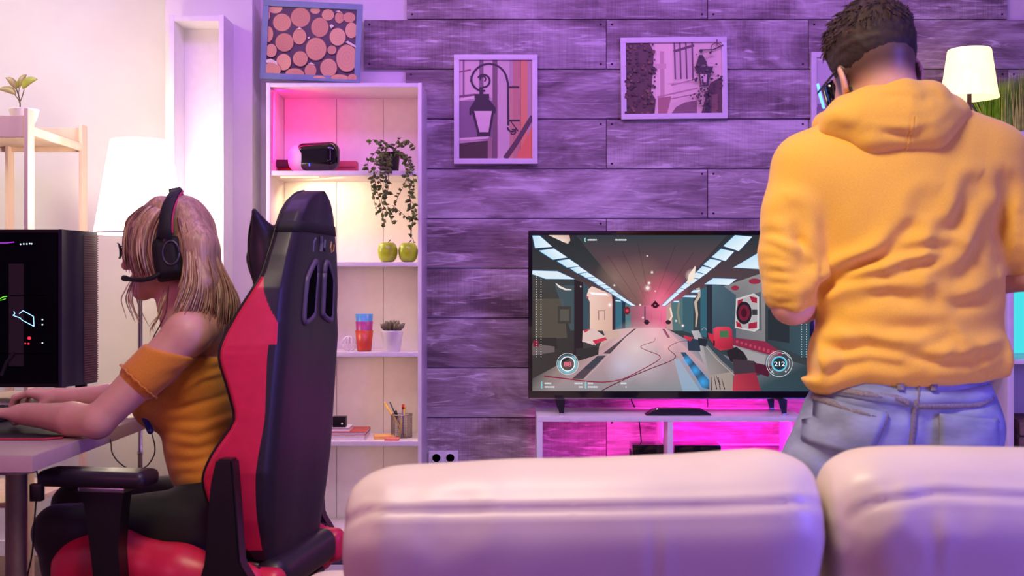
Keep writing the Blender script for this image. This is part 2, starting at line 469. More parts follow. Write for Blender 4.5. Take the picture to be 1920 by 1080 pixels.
for k in range(-2, 12):
    y1 = 36.3+93.35*k; y0 = y1-93.35
    ends = [760, 1327, 1890] if k % 2 == 0 else [682, 1137, 1516, 1975]
    if k % 2 == 0: ends.append(2400)
    else: ends.append(2420)
    if k == 0: ends = [762, 1327, 1890]
    zt, zb = Z_(y0, PY), max(.0, Z_(y1, PY))
    for a, b in zip(ends[:-1], ends[1:]):
        xa, xb = X_(a, PY), X_(b, PY)
        dy = random.uniform(-.002, .002)
        mb = MB().box((xa+.0013, PY+dy, zb+.0020), (xb-.0013, 4.6, zt-.0020), bev=.0028)
        fine = (k in (0, 1) and a < 1500) or k in (6,) or random.random() < .2
        o = mb.put('plank', m_plank[1 if fine else 0], wb); autosmooth(o, 50)
        for xx in (xa+.022, xb-.022):
            for zz in (zt-.02, zb+.02):
                if random.random() < .8: screws.sphere((xx, PY+dy-.0003, zz), (.0045,.0016,.0045), 8, 5)
screws.put('screw_heads', M('dark_screw', (60,50,55), .5, .6), wb, kind='stuff')

# wall socket
t = thing('wall_socket', P(831, 858, 4.575), 'white double wall socket low on the planks beside the bookcase', 'socket')
MB().box(P(804,874,4.575), P(859,845,4.566), .003).put('socket_plate', m_lac, t)
for cx in (818, 844):
    c = P(cx, 859, 4.566); mb = MB()
    mb.lathe((0,0,0), [(.019,.0),(.021,.004),(.017,.004),(.016,.0)], 20).xf(Matrix.Translation(c) @ Matrix.Rotation(PI/2, 4, 'X'))
    mb.put('outlet', m_white, t, True)

# ---------------------------------------------------------------- TV stand, TV, things on the stand
def panel_unit(root, boards, mat):
    for nm, a, b in boards: autosmooth(MB().box(a, b, .0015).put(nm, mat, root), 50)
Yf, Yb = 4.2, 4.54
t = thing('tv_stand', (X_(1258,Yf), 4.37, 0), 'low white open tv stand under the television', 'tv stand')
zt = Z_(781.5,Yf); th = .0178
panel_unit(t, [('top_board', (X_(1007,Yf),Yf,zt-th), (X_(1512,Yf),Yb,zt)),
  ('side_panel', (X_(1007,Yf),Yf,.0), (X_(1017.5,Yf),Yb,zt-th)), ('side_panel', (X_(1501.5,Yf),Yf,.0), (X_(1512,Yf),Yb,zt-th)),
  ('divider', (X_(1252,Yf),Yf,.07), (X_(1262,Yf),Yb,zt-th)),
  ('bottom_board', (X_(1017.5,Yf),Yf,.40), (X_(1252,Yf),Yb,.418)), ('bottom_board', (X_(1262,Yf),Yf,.40), (X_(1501.5,Yf),Yb,.418))], m_lac)
t2 = thing('set_top_box', P(1218,868,4.35), 'flat black box on the lower board of the tv stand', 'box')
x0, x1 = X_(1186,4.32), X_(1250,4.32)
autosmooth(MB().box((x0,4.32,.424), (x1,4.44,Z_(834,4.32)), .003).put('case', m_gloss, t2), 50)
mb = MB()
for k in range(5): mb.box((x0-.0012,4.335+.02*k,.436), (x0,4.347+.02*k,.475))
mb.put('vent_slots', m_blackm, t2, kind='stuff')
[MB().box((a-.006,b-.006,.418), (a+.006,b+.006,.4245)).put('foot', m_blackm, t2) for a in (x0+.012,x1-.012) for b in (4.335,4.425)]
t2 = thing('game_console', P(1300,868,4.35), 'second flat black box on the stand lit magenta from behind', 'box')
autosmooth(MB().box((X_(1264,4.32),4.32,.424), (X_(1352,4.32),4.43,Z_(835,4.32)), .003).put('case', m_gloss, t2), 50)
[MB().box((a-.006,b-.006,.418), (a+.006,b+.006,.4245)).put('foot', m_blackm, t2) for a in (X_(1269,4.32),X_(1347,4.32)) for b in (4.335,4.42)]

# black remote-like device lying on the stand
zz = zt
t = thing('media_keyboard', P(1270,779,4.26), 'slim black wireless keyboard lying on the tv stand below the screen', 'keyboard')
mb = MB(); mb.prism([(X_(1211,4.25),zz+.001),(X_(1333,4.25),zz+.001),(X_(1330,4.25),zz+.008),(X_(1316,4.25),zz+.022),(X_(1300,4.25),zz+.024),(X_(1236,4.25),zz+.024),(X_(1224,4.25),zz+.018)], 1, 4.235, 4.30)
autosmooth(mb.put('body', m_black, t), 35)
MB().sphere(P(1232,767,4.237), .0025, 8, 6).put('led', M('white_led', (230,225,240), .4, emit=(230,220,255), es=.8), t)

# television
YT = 4.33
t = thing('television', (X_(1258,YT), YT, zt), 'large flat television showing a shooter game corridor', 'television')
xl, xr, tzt, tzb = X_(990.5,YT), X_(1525.5,YT), Z_(433,YT), Z_(747,YT)
sl, sr, st_, sb = X_(998,YT), X_(1518,YT), Z_(441,YT), Z_(734,YT)
mb = MB().box((xl,YT-.004,tzt), (xr,YT+.012,st_)).box((xl,YT-.004,sb), (xr,YT+.012,tzb)).box((xl,YT-.004,sb), (sl,YT+.012,st_)).box((sr,YT-.004,sb), (xr,YT+.012,st_))
mb.put('bezel', m_gloss, t)
autosmooth(MB().box((xl+.004,YT+.004,tzb+.004), (xr-.004,YT+.03,tzt-.004), .003).box((xl+.12,YT+.03,tzb+.03), (xr-.12,YT+.06,tzt-.2), .01).put('back_shell', m_black, t), 50)
MB().box((xl+.004,YT-.006,tzb-.002), (xr-.004,YT+.004,tzb+.0025)).put('chin_trim', m_chrome, t, label='thin metallic strip along the lower edge')
for cx, s_ in ((1051, .4), (1464, 1)):
    mb = MB(); c = X_(cx,4.27)
    for sy, yy in ((-1, 4.245), (1, 4.45)):
        mb.prism([(c-.016,tzb+.003),(c+.016,tzb+.003),(c+.008*1+.006*s_,zt+.008),(c-.008+.006*s_,zt+.008)], 1, yy-.006, yy+.006)
    mb.box((c-.014,4.24,tzb-.002), (c+.014,4.455,tzb+.004))
    lg = mb.put('leg', m_black, t)
    for yy in (4.245, 4.45): MB().box((c-.009+.006*s_,yy-.008,zt), (c+.009+.006*s_,yy+.008,zt+.008), .002).put('foot', m_chrome, lg)
cb = MB().tube([(X_(1175,4.42),4.40,tzb+.05), (X_(1178,4.45),4.44,zt+.12), (X_(1184,4.5),4.5,zt+.03), (X_(1194,4.56),4.56,zt-.02), (X_(1200,4.5),4.52,.56), (X_(1204,4.42),4.44,.49)], .0025, 6)
cb.put('cable', m_blackm, t, True)

# the picture on the screen
cv = Canvas(lambda u, v: (X_(980+u/3, YT), Z_(420+v/3, YT)), YT+.003, -.00004)
U0, V0, U1, V1 = 55, 63, 1614, 940; BOX = (U0, V0, U1, V1)
cv.rect(U0,V0,U1,V1,(58,66,72))
cv.poly([(U0,V0),(U1,V0),(U1,250),(800,460),(620,460),(U0,250)], [(48,48,54),(50,56,62),(54,64,70),(104,72,80),(110,78,82),(58,58,62)])
cv.poly([(300,63),(1150,63),(790,460),(625,460)], [(54,62,68),(54,64,70),(140,80,94),(124,86,88)])
cv.glow((660,330),170,(150,118,106),.6,box=BOX); cv.glow((520,300),120,(150,122,110),.6)
cv.glow((790,400),150,(226,96,128),.85)
for a, b in (((560,150),(700,440)), ((650,110),(715,440)), ((860,120),(735,440)), ((480,180),(640,420)), ((960,160),(780,430))): cv.line([a,b],[5,2],(44,44,52),.4)
# left side
cv.poly([(U0,270),(300,310),(300,760),(U0,870)], [(72,68,66),(60,68,74),(60,52,54),(66,58,58)])
cv.poly([(70,420),(230,420),(250,640),(70,650)], (92,84,74), .8)
cv.poly([(180,345),(300,345),(300,600),(270,600)], (74,92,100), .7)
cv.rect(198,462,272,560,(70,64,62)); cv.rect(210,480,262,545,(92,86,80))
cv.poly([(290,312),(340,330),(340,740),(290,770)], (50,38,46)); cv.poly([(340,330),(385,365),(385,600),(340,690)], (64,82,94))
cv.poly([(U0,640),(190,640),(195,700),(U0,720)], (56,50,50)); cv.poly([(U0,670),(180,690),(180,720),(U0,740)], (110,96,98)); cv.rect(60,655,90,690,(130,36,60))
cv.poly([(360,400),(372,365),(390,350),(500,395),(512,470),(505,600),(378,600),(378,440)], [(238,200,190),(240,206,196),(244,214,206),(226,176,164),(206,160,150),(214,172,156),(236,196,178),(240,200,188)])
cv.poly([(372,382),(470,390),(485,402),(390,398)], (255,250,250)); cv.circ((366,412),6,(214,70,100))
cv.line([(428,540),(428,488),(462,488),(462,540)],5,(150,110,104)); 
cv.poly([(505,400),(530,420),(530,610),(505,600)], (60,44,60)); cv.poly([(522,415),(575,430),(575,605),(522,605)], (62,108,128)); cv.poly([(560,430),(580,440),(580,610),(560,610)], (44,54,70))
cv.poly([(578,445),(612,455),(612,590),(578,600)], (86,120,128)); cv.poly([(522,428),(552,432),(552,437),(522,434)], (235,245,255))
cv.circ((588,487),17,(120,40,56),ry=24); cv.circ((588,487),9,(214,70,84))
# far wall
cv.poly([(608,460),(808,455),(808,584),(608,584)], [(150,98,112),(238,112,150),(236,108,146),(150,90,106)])
cv.rect(684,462,692,545,(110,70,96)); cv.line([(725,560),(725,490),(780,490),(780,560)],2,(200,80,118))
cv.glow((760,440),90,(250,130,160),.7)
# floor
cv.poly([(612,584),(800,584),(1180,940),(150,940)], [(214,160,168),(232,170,180),(128,140,150),(150,138,142)])
cv.poly([(150,940),(U0,940),(U0,870),(300,740),(430,690),(470,600),(612,584)], [(150,136,138),(120,112,112),(84,82,84),(170,140,136),(196,166,160),(214,178,168),(206,160,164)])
cv.poly([(800,584),(905,640),(1614,940),(1180,940)], [(206,160,172),(150,140,156),(60,76,86),(104,128,140)])
cv.glow((640,700),170,(232,212,214),.7); cv.glow((560,800),110,(206,200,226),.6); cv.glow((700,800),120,(200,186,200),.5)
cv.glow((740,620),90,(250,190,200),.6); cv.glow((810,690),60,(250,190,196),.6,ry=90)
for q in ([(625,590),(640,588),(575,640),(555,650)], [(555,650),(575,640),(492,730),(452,728)], [(420,742),(468,740),(340,872),(278,870)]): cv.poly(q,(86,70,80))
cv.poly([(420,742),(468,740),(400,815),(340,815)],(62,66,82),.7)
cv.line([(640,590),(575,650),(480,742),(350,872)],2,(226,196,196),.7)
cv.poly([(785,590),(800,590),(830,640),(815,640)],(150,86,110)); cv.poly([(888,722),(915,722),(1050,880),(1050,930),(1010,920)], (56,76,104))
for c, r in (((925,770),22),((970,825),26),((1015,890),34)): cv.glow(c,r+14,(70,170,240),.9)
cv.poly([(850,760),(880,760),(1000,940),(900,940)],(150,184,214),.6)
cv.poly([(300,700),(430,690),(425,735),(300,775)],(58,52,54)); cv.poly([(340,640),(420,640),(430,690),(340,700)],(70,64,64))
cv.poly([(338,600),(400,585),(470,640),(395,680),(335,660)],(220,190,186)); cv.poly([(342,598),(385,590),(350,612)],(206,60,84)); cv.poly([(395,655),(470,635),(475,650),(400,680)],(204,56,80)); cv.line([(335,662),(398,664),(410,682)],3,(240,226,226))
cv.poly([(450,600),(540,600),(545,640),(470,645)],(206,172,160))
# right side
cv.poly([(808,455),(840,440),(850,600),(808,590)],(196,150,150)); cv.poly([(835,440),(905,415),(905,600),(845,600)],(86,116,120)); cv.line([(830,470),(840,520),(815,560)],10,(240,212,190)); cv.line([(880,440),(872,500),(884,560)],12,(150,140,120),.8)
cv.poly([(900,420),(960,390),(960,620),(900,600)],(64,96,110)); cv.line([(985,360),(996,400),(972,440),(980,510),(974,580)],[22,18,16,14,6],(196,176,160))
cv.poly([(1000,370),(1040,350),(1040,640),(1000,630)],(56,100,118)); cv.poly([(1035,345),(1066,340),(1066,650),(1035,640)],(46,48,62)); cv.poly([(1066,340),(1200,360),(1200,640),(1066,650)],[(78,104,118),(70,90,104),(62,78,92),(60,80,96)])
cv.poly([(1130,350),(1365,270),(1365,660),(1200,640),(1200,400)], [(130,128,132),(150,146,148),(130,126,130),(110,112,120),(120,120,124)])
cv.poly([(1200,430),(1340,380),(1345,600),(1190,590)],(92,96,104)); cv.circ((1195,360),22,(150,50,72),ry=14); cv.circ((1305,322),34,(150,48,70),ry=16)
cv.poly([(1200,420),(1300,390),(1330,410),(1330,590),(1305,606),(1195,585)],(206,200,200)); cv.poly([(1208,428),(1298,400),(1320,416),(1320,582),(1300,596),(1202,578)],(178,174,178))
for q in ([(1210,430),(1240,420),(1230,455),(1208,470)], [(1275,405),(1318,415),(1318,445),(1290,440)], [(1200,545),(1225,560),(1235,585),(1203,578)], [(1270,560),(1318,550),(1318,585),(1270,590)]): cv.poly(q,(164,40,66))
cv.circ((1245,500),44,(40,34,44),ry=64); cv.circ((1245,500),32,(120,34,58),ry=46); cv.circ((1245,500),16,(70,26,42),ry=26); cv.rect(1290,480,1320,512,(60,58,66))
cv.poly([(1365,300),(1614,260),(1614,760),(1365,660)], [(64,68,74),(66,84,92),(58,84,96),(56,62,70)]); cv.poly([(1380,480),(1500,470),(1500,670),(1380,650)],(46,50,58))
cv.poly([(1180,640),(1365,660),(1480,740),(1400,740),(1180,680)],(140,44,72))
for k in range(9): cv.rect(1200+k*25,655+k*7,1213+k*25,668+k*8,(196,74,100),.8)
cv.poly([(1180,680),(1400,740),(1614,800),(1614,940),(1300,940)],[(150,150,156),(120,122,130),(52,66,76),(50,70,80),(60,80,88)])
cv.poly([(1190,690),(1370,740),(1360,790),(1250,770)],(160,156,160))
# ceiling lights
for q in ([(55,66),(95,66),(166,128),(70,135)], [(92,150),(175,138),(252,188),(170,200)], [(192,208),(262,197),(320,237),(250,245)], [(265,248),(318,240),(366,270),(308,278)], [(318,280),(365,273),(406,297),(356,303)], [(362,305),(405,299),(440,318),(396,324)],
          [(400,326),(436,320),(470,340),(428,346)], [(432,347),(466,342),(500,362),(462,366)], [(462,366),(496,362),(530,384),(492,386)], [(492,386),(520,382),(560,408),(528,410)], [(524,408),(548,402),(635,460),(612,460)],
          [(1194,63),(1290,72),(1215,152),(1128,124)], [(1115,140),(1188,155),(1140,208),(1062,186)], [(1055,196),(1118,208),(1072,250),(1016,228)], [(1010,238),(1066,250),(1030,282),(980,268)], [(975,272),(1025,284),(992,308),(950,298)], [(945,304),(988,312),(950,338),(915,330)],
          [(912,332),(948,340),(912,366),(885,358)], [(882,360),(910,368),(880,390),(860,384)], [(856,386),(880,392),(800,460),(780,460)],
          [(1330,160),(1365,160),(1365,255),(1185,245)], [(1072,305),(1202,310),(1160,342),(1022,338)], [(915,402),(978,402),(970,413),(898,410)], [(960,372),(1000,370),(985,385),(945,385)], [(850,432),(880,432),(878,440),(846,440)], [(55,262),(195,266),(292,310),(130,308),(55,282)]):
    cv.line(q+[q[0]],7,(40,120,180),.7); cv.poly(q,[(190,226,246),(228,242,252),(236,246,252),(206,232,248)][:len(q)] if len(q)==4 else (222,236,246))
cv.poly([(145,63),(262,63),(268,92),(255,112),(225,100)],[(236,214,200),(210,170,156),(214,176,164),(222,190,178),(242,222,210)])
cv.line([(185,332),(205,352),(240,368),(274,370)],[3,12,10,4],(240,224,220)); cv.line([(970,240),(950,290),(930,335)],[6,34,16],(244,226,212)); cv.glow((950,290),40,(250,230,216),.8)
for c, r in (((702,360),10),((727,272),5),((710,332),6),((745,378),3),((660,455),4),((490,455),8),((676,527),4),((326,352),3),((862,545),4),((900,572),5),((836,500),3),((515,345),4),((700,180),3)): cv.circ(c,r,(255,244,238),n=10); cv.glow(c,r*2.4,(255,230,225),.6,12)
cv.circ((745,456),17,(66,24,44),ry=18); cv.poly([(728,450),(745,430),(762,450)],(60,22,42)); cv.rect(722,452,728,464,(60,22,42)); cv.rect(762,452,768,464,(60,22,42)); cv.circ((745,456),5,(160,90,104))
cv.circ((697,552),14,(50,34,50)); cv.rect(680,552,716,556,(50,34,50)); cv.circ((818,552),15,(60,36,48),ry=12)
# cables on the floor
ca_ = [(745,640),(735,662),(690,675),(662,692),(700,712),(760,735),(772,755),(740,780),(650,830),(560,872),(470,888),(380,886),(260,872),(120,855)]
cv.line([tuple(p[:2]) for p in catmull([(a,b_,0) for a,b_ in ca_],5)],[2+min(5,.08*i) for i in range(66)],(142,44,66))
ca_ = [(950,655),(880,662),(830,685),(820,705),(850,730),(858,750),(820,775),(740,805),(600,862),(500,908),(445,938)]
cv.line([tuple(p[:2]) for p in catmull([(a,b_,0) for a,b_ in ca_],5)],[2+min(4,.08*i) for i in range(51)],(104,38,60))
# the weapon
cv.poly([(948,600),(990,598),(1010,640),(1100,720),(1200,790),(1190,938),(1052,938),(1050,860),(1000,740)],[(190,180,186),(170,168,176),(120,124,132),(128,122,122),(104,98,100),(96,90,92),(150,140,140),(160,148,148),(176,164,166)])
cv.poly([(1000,640),(1030,650),(1200,800),(1195,835),(1120,770)],(62,72,84)); cv.line([(1030,690),(1100,770),(1190,850)],4,(196,190,190),.7); cv.poly([(925,640),(990,650),(1000,715),(930,712)],(50,60,78)); cv.poly([(905,625),(960,640),(940,660),(905,640)],(196,60,84))
cv.poly([(985,640),(1040,650),(1030,690),(990,680)],(44,46,58)); cv.arc((1020,598),13,5,(130,140,150),180,360)
cv.poly([(1040,612),(1075,622),(1080,680),(1060,660),(1045,640)],(196,50,72)); cv.poly([(1070,590),(1090,578),(1160,578),(1176,596),(1182,700),(1110,712),(1075,690)],[(214,64,88),(226,76,98),(206,58,82),(190,48,72),(150,36,58),(200,56,80),(196,50,76)])
cv.rect(1108,600,1156,638,(66,116,80)); cv.rect(1070,655,1080,685,(90,24,40))
cv.poly([(1145,715),(1200,690),(1240,720),(1265,760),(1220,800),(1165,770)],(46,38,46)); cv.poly([(1180,760),(1300,770),(1360,830),(1330,850),(1190,860)],(70,56,66))
cv.poly([(1190,845),(1310,835),(1340,938),(1175,938)],[(176,54,74),(150,44,66),(150,46,66),(190,60,80)]); cv.poly([(1300,780),(1400,800),(1380,860),(1310,835)],(84,30,52))
cv.poly([(1060,850),(1180,830),(1180,938),(1056,938)],(176,158,150),.7)
for a, b_ in (((1075,850),(1090,930)),((1100,860),(1110,930)),((1085,848),(1110,905)),((1062,860),(1062,935)),((1118,870),(1135,930))): cv.line([a,b_],[2,6],(50,42,46))
# heads-up display
for cx in (77,103): 
    for k in range(33): cv.circ((cx,298+k*14),2.6,(214,222,226),n=6)
for cx in (1565,1592):
    for k in range(33): cv.circ((cx,298+k*14),2.8,(206,216,222),n=6)
c = (252,786)
cv.circ(c,55,(46,42,50),.75); cv.arc(c,60,2.5,(226,230,234)); cv.arc(c,50,9,(122,196,214),-60,200,.9); cv.arc(c,50,7,(90,120,140),200,300,.8); cv.arc(c,40,7,(236,246,250))
c = (1440,785)
cv.arc(c,72,3,(214,220,226),n=40); cv.circ(c,40,(40,54,66)); cv.arc(c,38,8,(64,190,224)); cv.arc(c,42,2,(220,240,248)); cv.arc(c,58,3,(226,230,236),-40,40); cv.arc(c,62,2.5,(220,226,232),120,290); cv.arc(c,58,20,(150,130,146),180,265,.5); cv.line([(1405,820),(1396,834)],4,(220,226,232)); cv.poly([(1452,735),(1470,728),(1494,752),(1484,764)],(60,66,80)); cv.line([(1455,728),(1475,728),(1498,752)],3,(230,234,238)); cv.circ((1476,829),5,(230,234,238))
def micro(x, y, w, h=9, col=(222,230,234)):
    xx = x
    while xx < x+w:
        ww = random.uniform(4, 8); cv.rect(xx,y-h/2,min(xx+ww,x+w),y+h/2,col,random.uniform(.75,1)); xx += ww+1.2
for x, y, w in ((364,90,52),(518,90,64),(124,895,36),(124,915,54),(290,895,46),(314,915,24),(366,895,28),(366,915,54),(550,895,32),(576,915,8)): micro(x,y,w)
for x, y, h in ((348,90,22),(104,895,18),(104,914,18),(350,895,18),(350,914,18)): cv.line([(x+6,y-h/2),(x,y-h/4),(x+3,y),(x,y+h/4),(x+6,y+h/2)],6,(120,214,226))
scr = cv.put('screen', m_screen, t)
def text3d(s_, size, loc, mat, parent, name, sx=1):
    cu = bpy.data.curves.new(name, 'FONT'); cu.body = s_; cu.size = size; cu.align_x = 'CENTER'; cu.align_y = 'CENTER'; cu.offset = size*.02
    o = bpy.data.objects.new(name+'_tmp', cu); COL.objects.link(o)
    bpy.context.view_layer.update()
    me = bpy.data.meshes.new_from_object(o.evaluated_get(bpy.context.evaluated_depsgraph_get())); bpy.data.objects.remove(o)
    me.transform(Matrix.Translation(loc) @ Matrix.Rotation(PI/2, 4, 'X') @ Matrix.Diagonal((sx,1,1,1)))
    return place(name, me, mat, parent)
def emis(name, c, s_): return M(name, (10,10,10), .6, emit=c, es=s_)
yy = cv.y-.0006
text3d('88', .0235, (X_(980+252/3,YT), yy, Z_(420+789/3,YT)), emis('hud_pink',(240,110,130),1), scr, 'digits', 1.2)
text3d('212', .0235, (X_(980+1440/3,YT), yy, Z_(420+787/3,YT)), emis('hud_white',(246,250,252),1), scr, 'digits', 1.15)

# magenta light strip behind the stand
t = thing('led_strip', (X_(1400,4.5),4.5,.60), 'glowing magenta light strip hidden behind the tv stand', 'light strip')
MB().box((X_(1290,4.5),4.548,.470), (X_(1480,4.5),4.552,.476)).put('strip', emis('magenta_led',(255,30,210),6), t)
l = area('magenta_strip_light', (X_(1370,4.5),4.33,.555), (X_(1370,4.5),4.6,.55), .62, 3.3, (1,.012,.62), .05); l.parent = t; l.location = l.location-WL[t.name]
l = area('magenta_left_light', (X_(1140,4.5),4.36,.56), (X_(1150,4.5),4.6,.52), .16, .8, (1,.05,.62), .04); l.parent = t; l.location = l.location-WL[t.name]
l = area('magenta_upper_light', (X_(1320,4.5),4.47,.70), (X_(1320,4.5),4.6,.66), .55, 1.1, (1,.012,.62), .03); l.parent = t; l.location = l.location-WL[t.name]

# ---------------------------------------------------------------- framed pictures
def framed(name, c, w, h, bar, dep, mat, label, group, roll=0, lean=0, yaw=0):
    r = thing(name, (0,0,0), label, 'picture', group)
    # seen edge to edge: bars of the frame
    for a, b in (((-w/2,0,h/2-bar),(w/2,dep,h/2)), ((-w/2,0,-h/2),(w/2,dep,-h/2+bar)), ((-w/2,0,-h/2+bar),(-w/2+bar,dep,h/2-bar)), ((w/2-bar,0,-h/2+bar),(w/2,dep,h/2-bar))):
        autosmooth(MB().box(a, b, .0012).put('frame_bar', mat, r), 50)
    MB().box((-w/2+.002,dep*.6,-h/2+.002), (w/2-.002,dep*.9,h/2-.002)).put('backing', m_white, r)
    r.location = c; r.rotation_euler = Matrix.Rotation(yaw,3,'Z').to_4x4().to_3x3().__matmul__(Matrix.Rotation(roll,3,'Y') @ Matrix.Rotation(lean,3,'X')).to_euler()
    return r
m_frame = M('white_frame', (224,216,220), .4, var=.03)
# street lantern picture
Yp = 4.555; kx = Yp/F/3.4286
r = framed('wall_picture', P(929.5,204.5,Yp), X_(1008,Yp)-X_(851,Yp), Z_(102,Yp)-Z_(307,Yp), 10*Yp/F, .018, m_frame, 'upright white framed photograph of a curly iron street lantern', 'framed photographs on the plank wall')
u0, v0 = (929.5-830)*3.4286, (204.5-60)*3.4286
cv = Canvas(lambda u, v: ((u-u0)*kx, -(v-v0)*kx), .0105, tint=(1.2,1.06,.82))
cv.rect(105,178,578,812,(176,160,178))
cv.rect(105,178,345,420,(206,190,204)); cv.rect(235,178,262,420,(120,104,120)); cv.rect(128,178,140,420,(130,112,130)); cv.line([(105,255),(180,240)],10,(130,90,104)); cv.line([(105,412),(210,400)],14,(110,84,104)); cv.line([(105,432),(210,416)],16,(226,214,222))
cv.rect(105,440,345,690,(126,106,136)); cv.line([(105,688),(300,676)],16,(214,200,212)); cv.poly([(105,715),(345,690),(345,812),(105,812)],(66,48,50)); cv.rect(290,676,318,812,(150,124,130))
cv.rect(320,178,352,812,(116,92,108)); cv.rect(352,178,430,812,(196,182,196)); cv.rect(430,340,500,812,(190,150,134)); cv.rect(452,178,500,812,(184,134,128)); cv.rect(500,178,545,812,(212,142,106)); cv.rect(545,178,578,812,(176,148,168)); cv.line([(500,178),(500,812)],4,(120,84,90))
cv.poly([(470,812),(578,600),(578,812)],(214,120,92)); cv.line([(402,812),(480,700),(578,540)],[34,32,30],(84,58,76)); 
ir = (46,34,46)
cv.arc((298,318),116,13,ir,180,345,n=26); cv.arc((260,300),76,13,ir,180,80,n=16); cv.arc((262,312),40,12,ir,100,-150,n=22); cv.arc((258,300),18,9,ir,60,-200,n=16); cv.line([(185,300),(184,280)],13,ir)
cv.line([(408,280),(420,330),(422,600)],14,ir); cv.arc((446,610),28,12,ir,180,20,n=16); cv.arc((452,640),16,8,ir,-120,150,n=14); cv.line([(420,352),(492,352)],12,ir); cv.line([(420,567),(496,567)],12,ir); cv.line([(440,575),(486,636)],6,ir)
cv.rect(236,352,256,396,ir); cv.poly([(205,396),(298,396),(300,424),(204,424)],ir); cv.poly([(214,424),(292,424),(342,488),(338,505),(176,505),(172,490)],ir); cv.rect(172,490,184,530,ir); cv.rect(328,490,340,520,ir)
cv.poly([(186,505),(330,505),(304,660),(226,660)],ir); cv.poly([(202,506),(316,506),(294,642),(236,642)],(214,200,214)); cv.rect(222,645,306,668,ir)
cv.put('print', m_print, r)
# building picture
r = framed('wall_picture', P(1264,146,Yp), 199.5*Yp/F, 153*Yp/F, 10*Yp/F, .018, m_frame, 'wide white framed photograph of an old building with ivy and a lantern', 'framed photographs on the plank wall', roll=-.012)
u0, v0 = (1264-830)*3.4286, (146-60)*3.4286
cv = Canvas(lambda u, v: ((u-u0)*kx, -(v-v0)*kx), .0105, tint=(1.2,1.06,.82))
R_ = (1166,48,1812,530)
cv.rect(*R_,(222,206,210))
cv.rect(1370,48,1480,420,(232,216,218)); cv.rect(1400,120,1428,420,(198,170,178)); cv.rect(1366,200,1440,232,(206,180,186)); cv.line([(1470,340),(1640,300)],8,(170,140,150)); cv.line([(1380,415),(1640,360)],10,(180,150,158)); cv.line([(1400,440),(1640,395)],6,(160,128,138))
cv.poly([(1488,60),(1622,48),(1616,290),(1492,310)],(206,190,198))
for x in (1494,1530,1568,1608): cv.line([(x,56),(x+4,300)],10,(104,80,96))
cv.line([(1488,122),(1622,84)],16,(96,74,90)); cv.line([(1450,330),(1640,318)],6,(196,170,178))
cv.poly([(1385,420),(1470,410),(1440,530),(1385,530)],(166,118,128)); cv.poly([(1440,530),(1470,460),(1540,425),(1640,410),(1640,530)],(214,196,200)); cv.poly([(1465,530),(1500,480),(1560,450),(1635,440),(1635,530)],(128,98,112))
cv.poly([(1636,380),(1690,380),(1680,530),(1636,530)],(204,184,190)); cv.poly([(1660,530),(1720,330),(1812,280),(1812,530)],(92,66,72)); cv.rect(1690,380,1720,530,(70,54,76)); cv.rect(1730,400,1770,530,(126,94,94))
cv.poly([(1166,50),(1330,60),(1360,120),(1355,250),(1340,380),(1370,430),(1360,530),(1166,530)],(84,62,58))
for k in range(150):
    cv.circ((random.uniform(1174,1370),random.uniform(60,522)),random.uniform(5,13),random.choice([(66,48,46),(100,76,66),(118,90,76),(56,42,44)]),n=7)
cv.line([(1665,118),(1740,118),(1806,88)],8,(60,44,58)); cv.arc((1760,110),34,5,(70,52,66),150,330); cv.line([(1765,50),(1765,90)],6,(70,52,66)); cv.arc((1740,240),90,8,(206,186,190),200,270)
cv.poly([(1650,150),(1672,150),(1700,200),(1620,240)],(60,46,58)); cv.circ((1662,125),12,(60,46,58)); cv.poly([(1615,225),(1740,225),(1725,270),(1640,270)],(56,42,54)); cv.poly([(1645,268),(1720,268),(1708,350),(1655,350)],(60,48,62)); cv.poly([(1655,275),(1700,275),(1692,342),(1660,342)],(206,190,200))
for k in range(120):
    a = random.gauss(0,1); cv.circ((min(1804,1690+a*52),random.gauss(300,75) if random.random() < .6 else random.uniform(360,520)),random.uniform(4,10),random.choice([(70,54,62),(92,70,74),(54,42,54)]),n=6) if abs(a) < 2 else None
cv.put('print', m_print, r)
# third picture, partly behind the man's head
r = framed('wall_picture', P(1600,200,Yp), 157*Yp/F, 205*Yp/F, 10*Yp/F, .018, m_frame, 'upright white framed pale photograph half hidden behind the standing man', 'framed photographs on the plank wall')
cv = Canvas(lambda u, v: ((u-1600)*Yp/F, -(v-200)*Yp/F), .0105)
cv.rect(1531,112,1669,288,(206,196,204)); cv.rect(1531,200,1669,288,(150,130,150)); cv.rect(1531,250,1669,288,(110,92,112))
for k in range(12): cv.rect(1534+k*11,194+3*(k%3),1541+k*11,206,(140,120,142))
cv.poly([(1560,288),(1600,160),(1640,288)],(176,160,172))
cv.put('print', m_print, r)
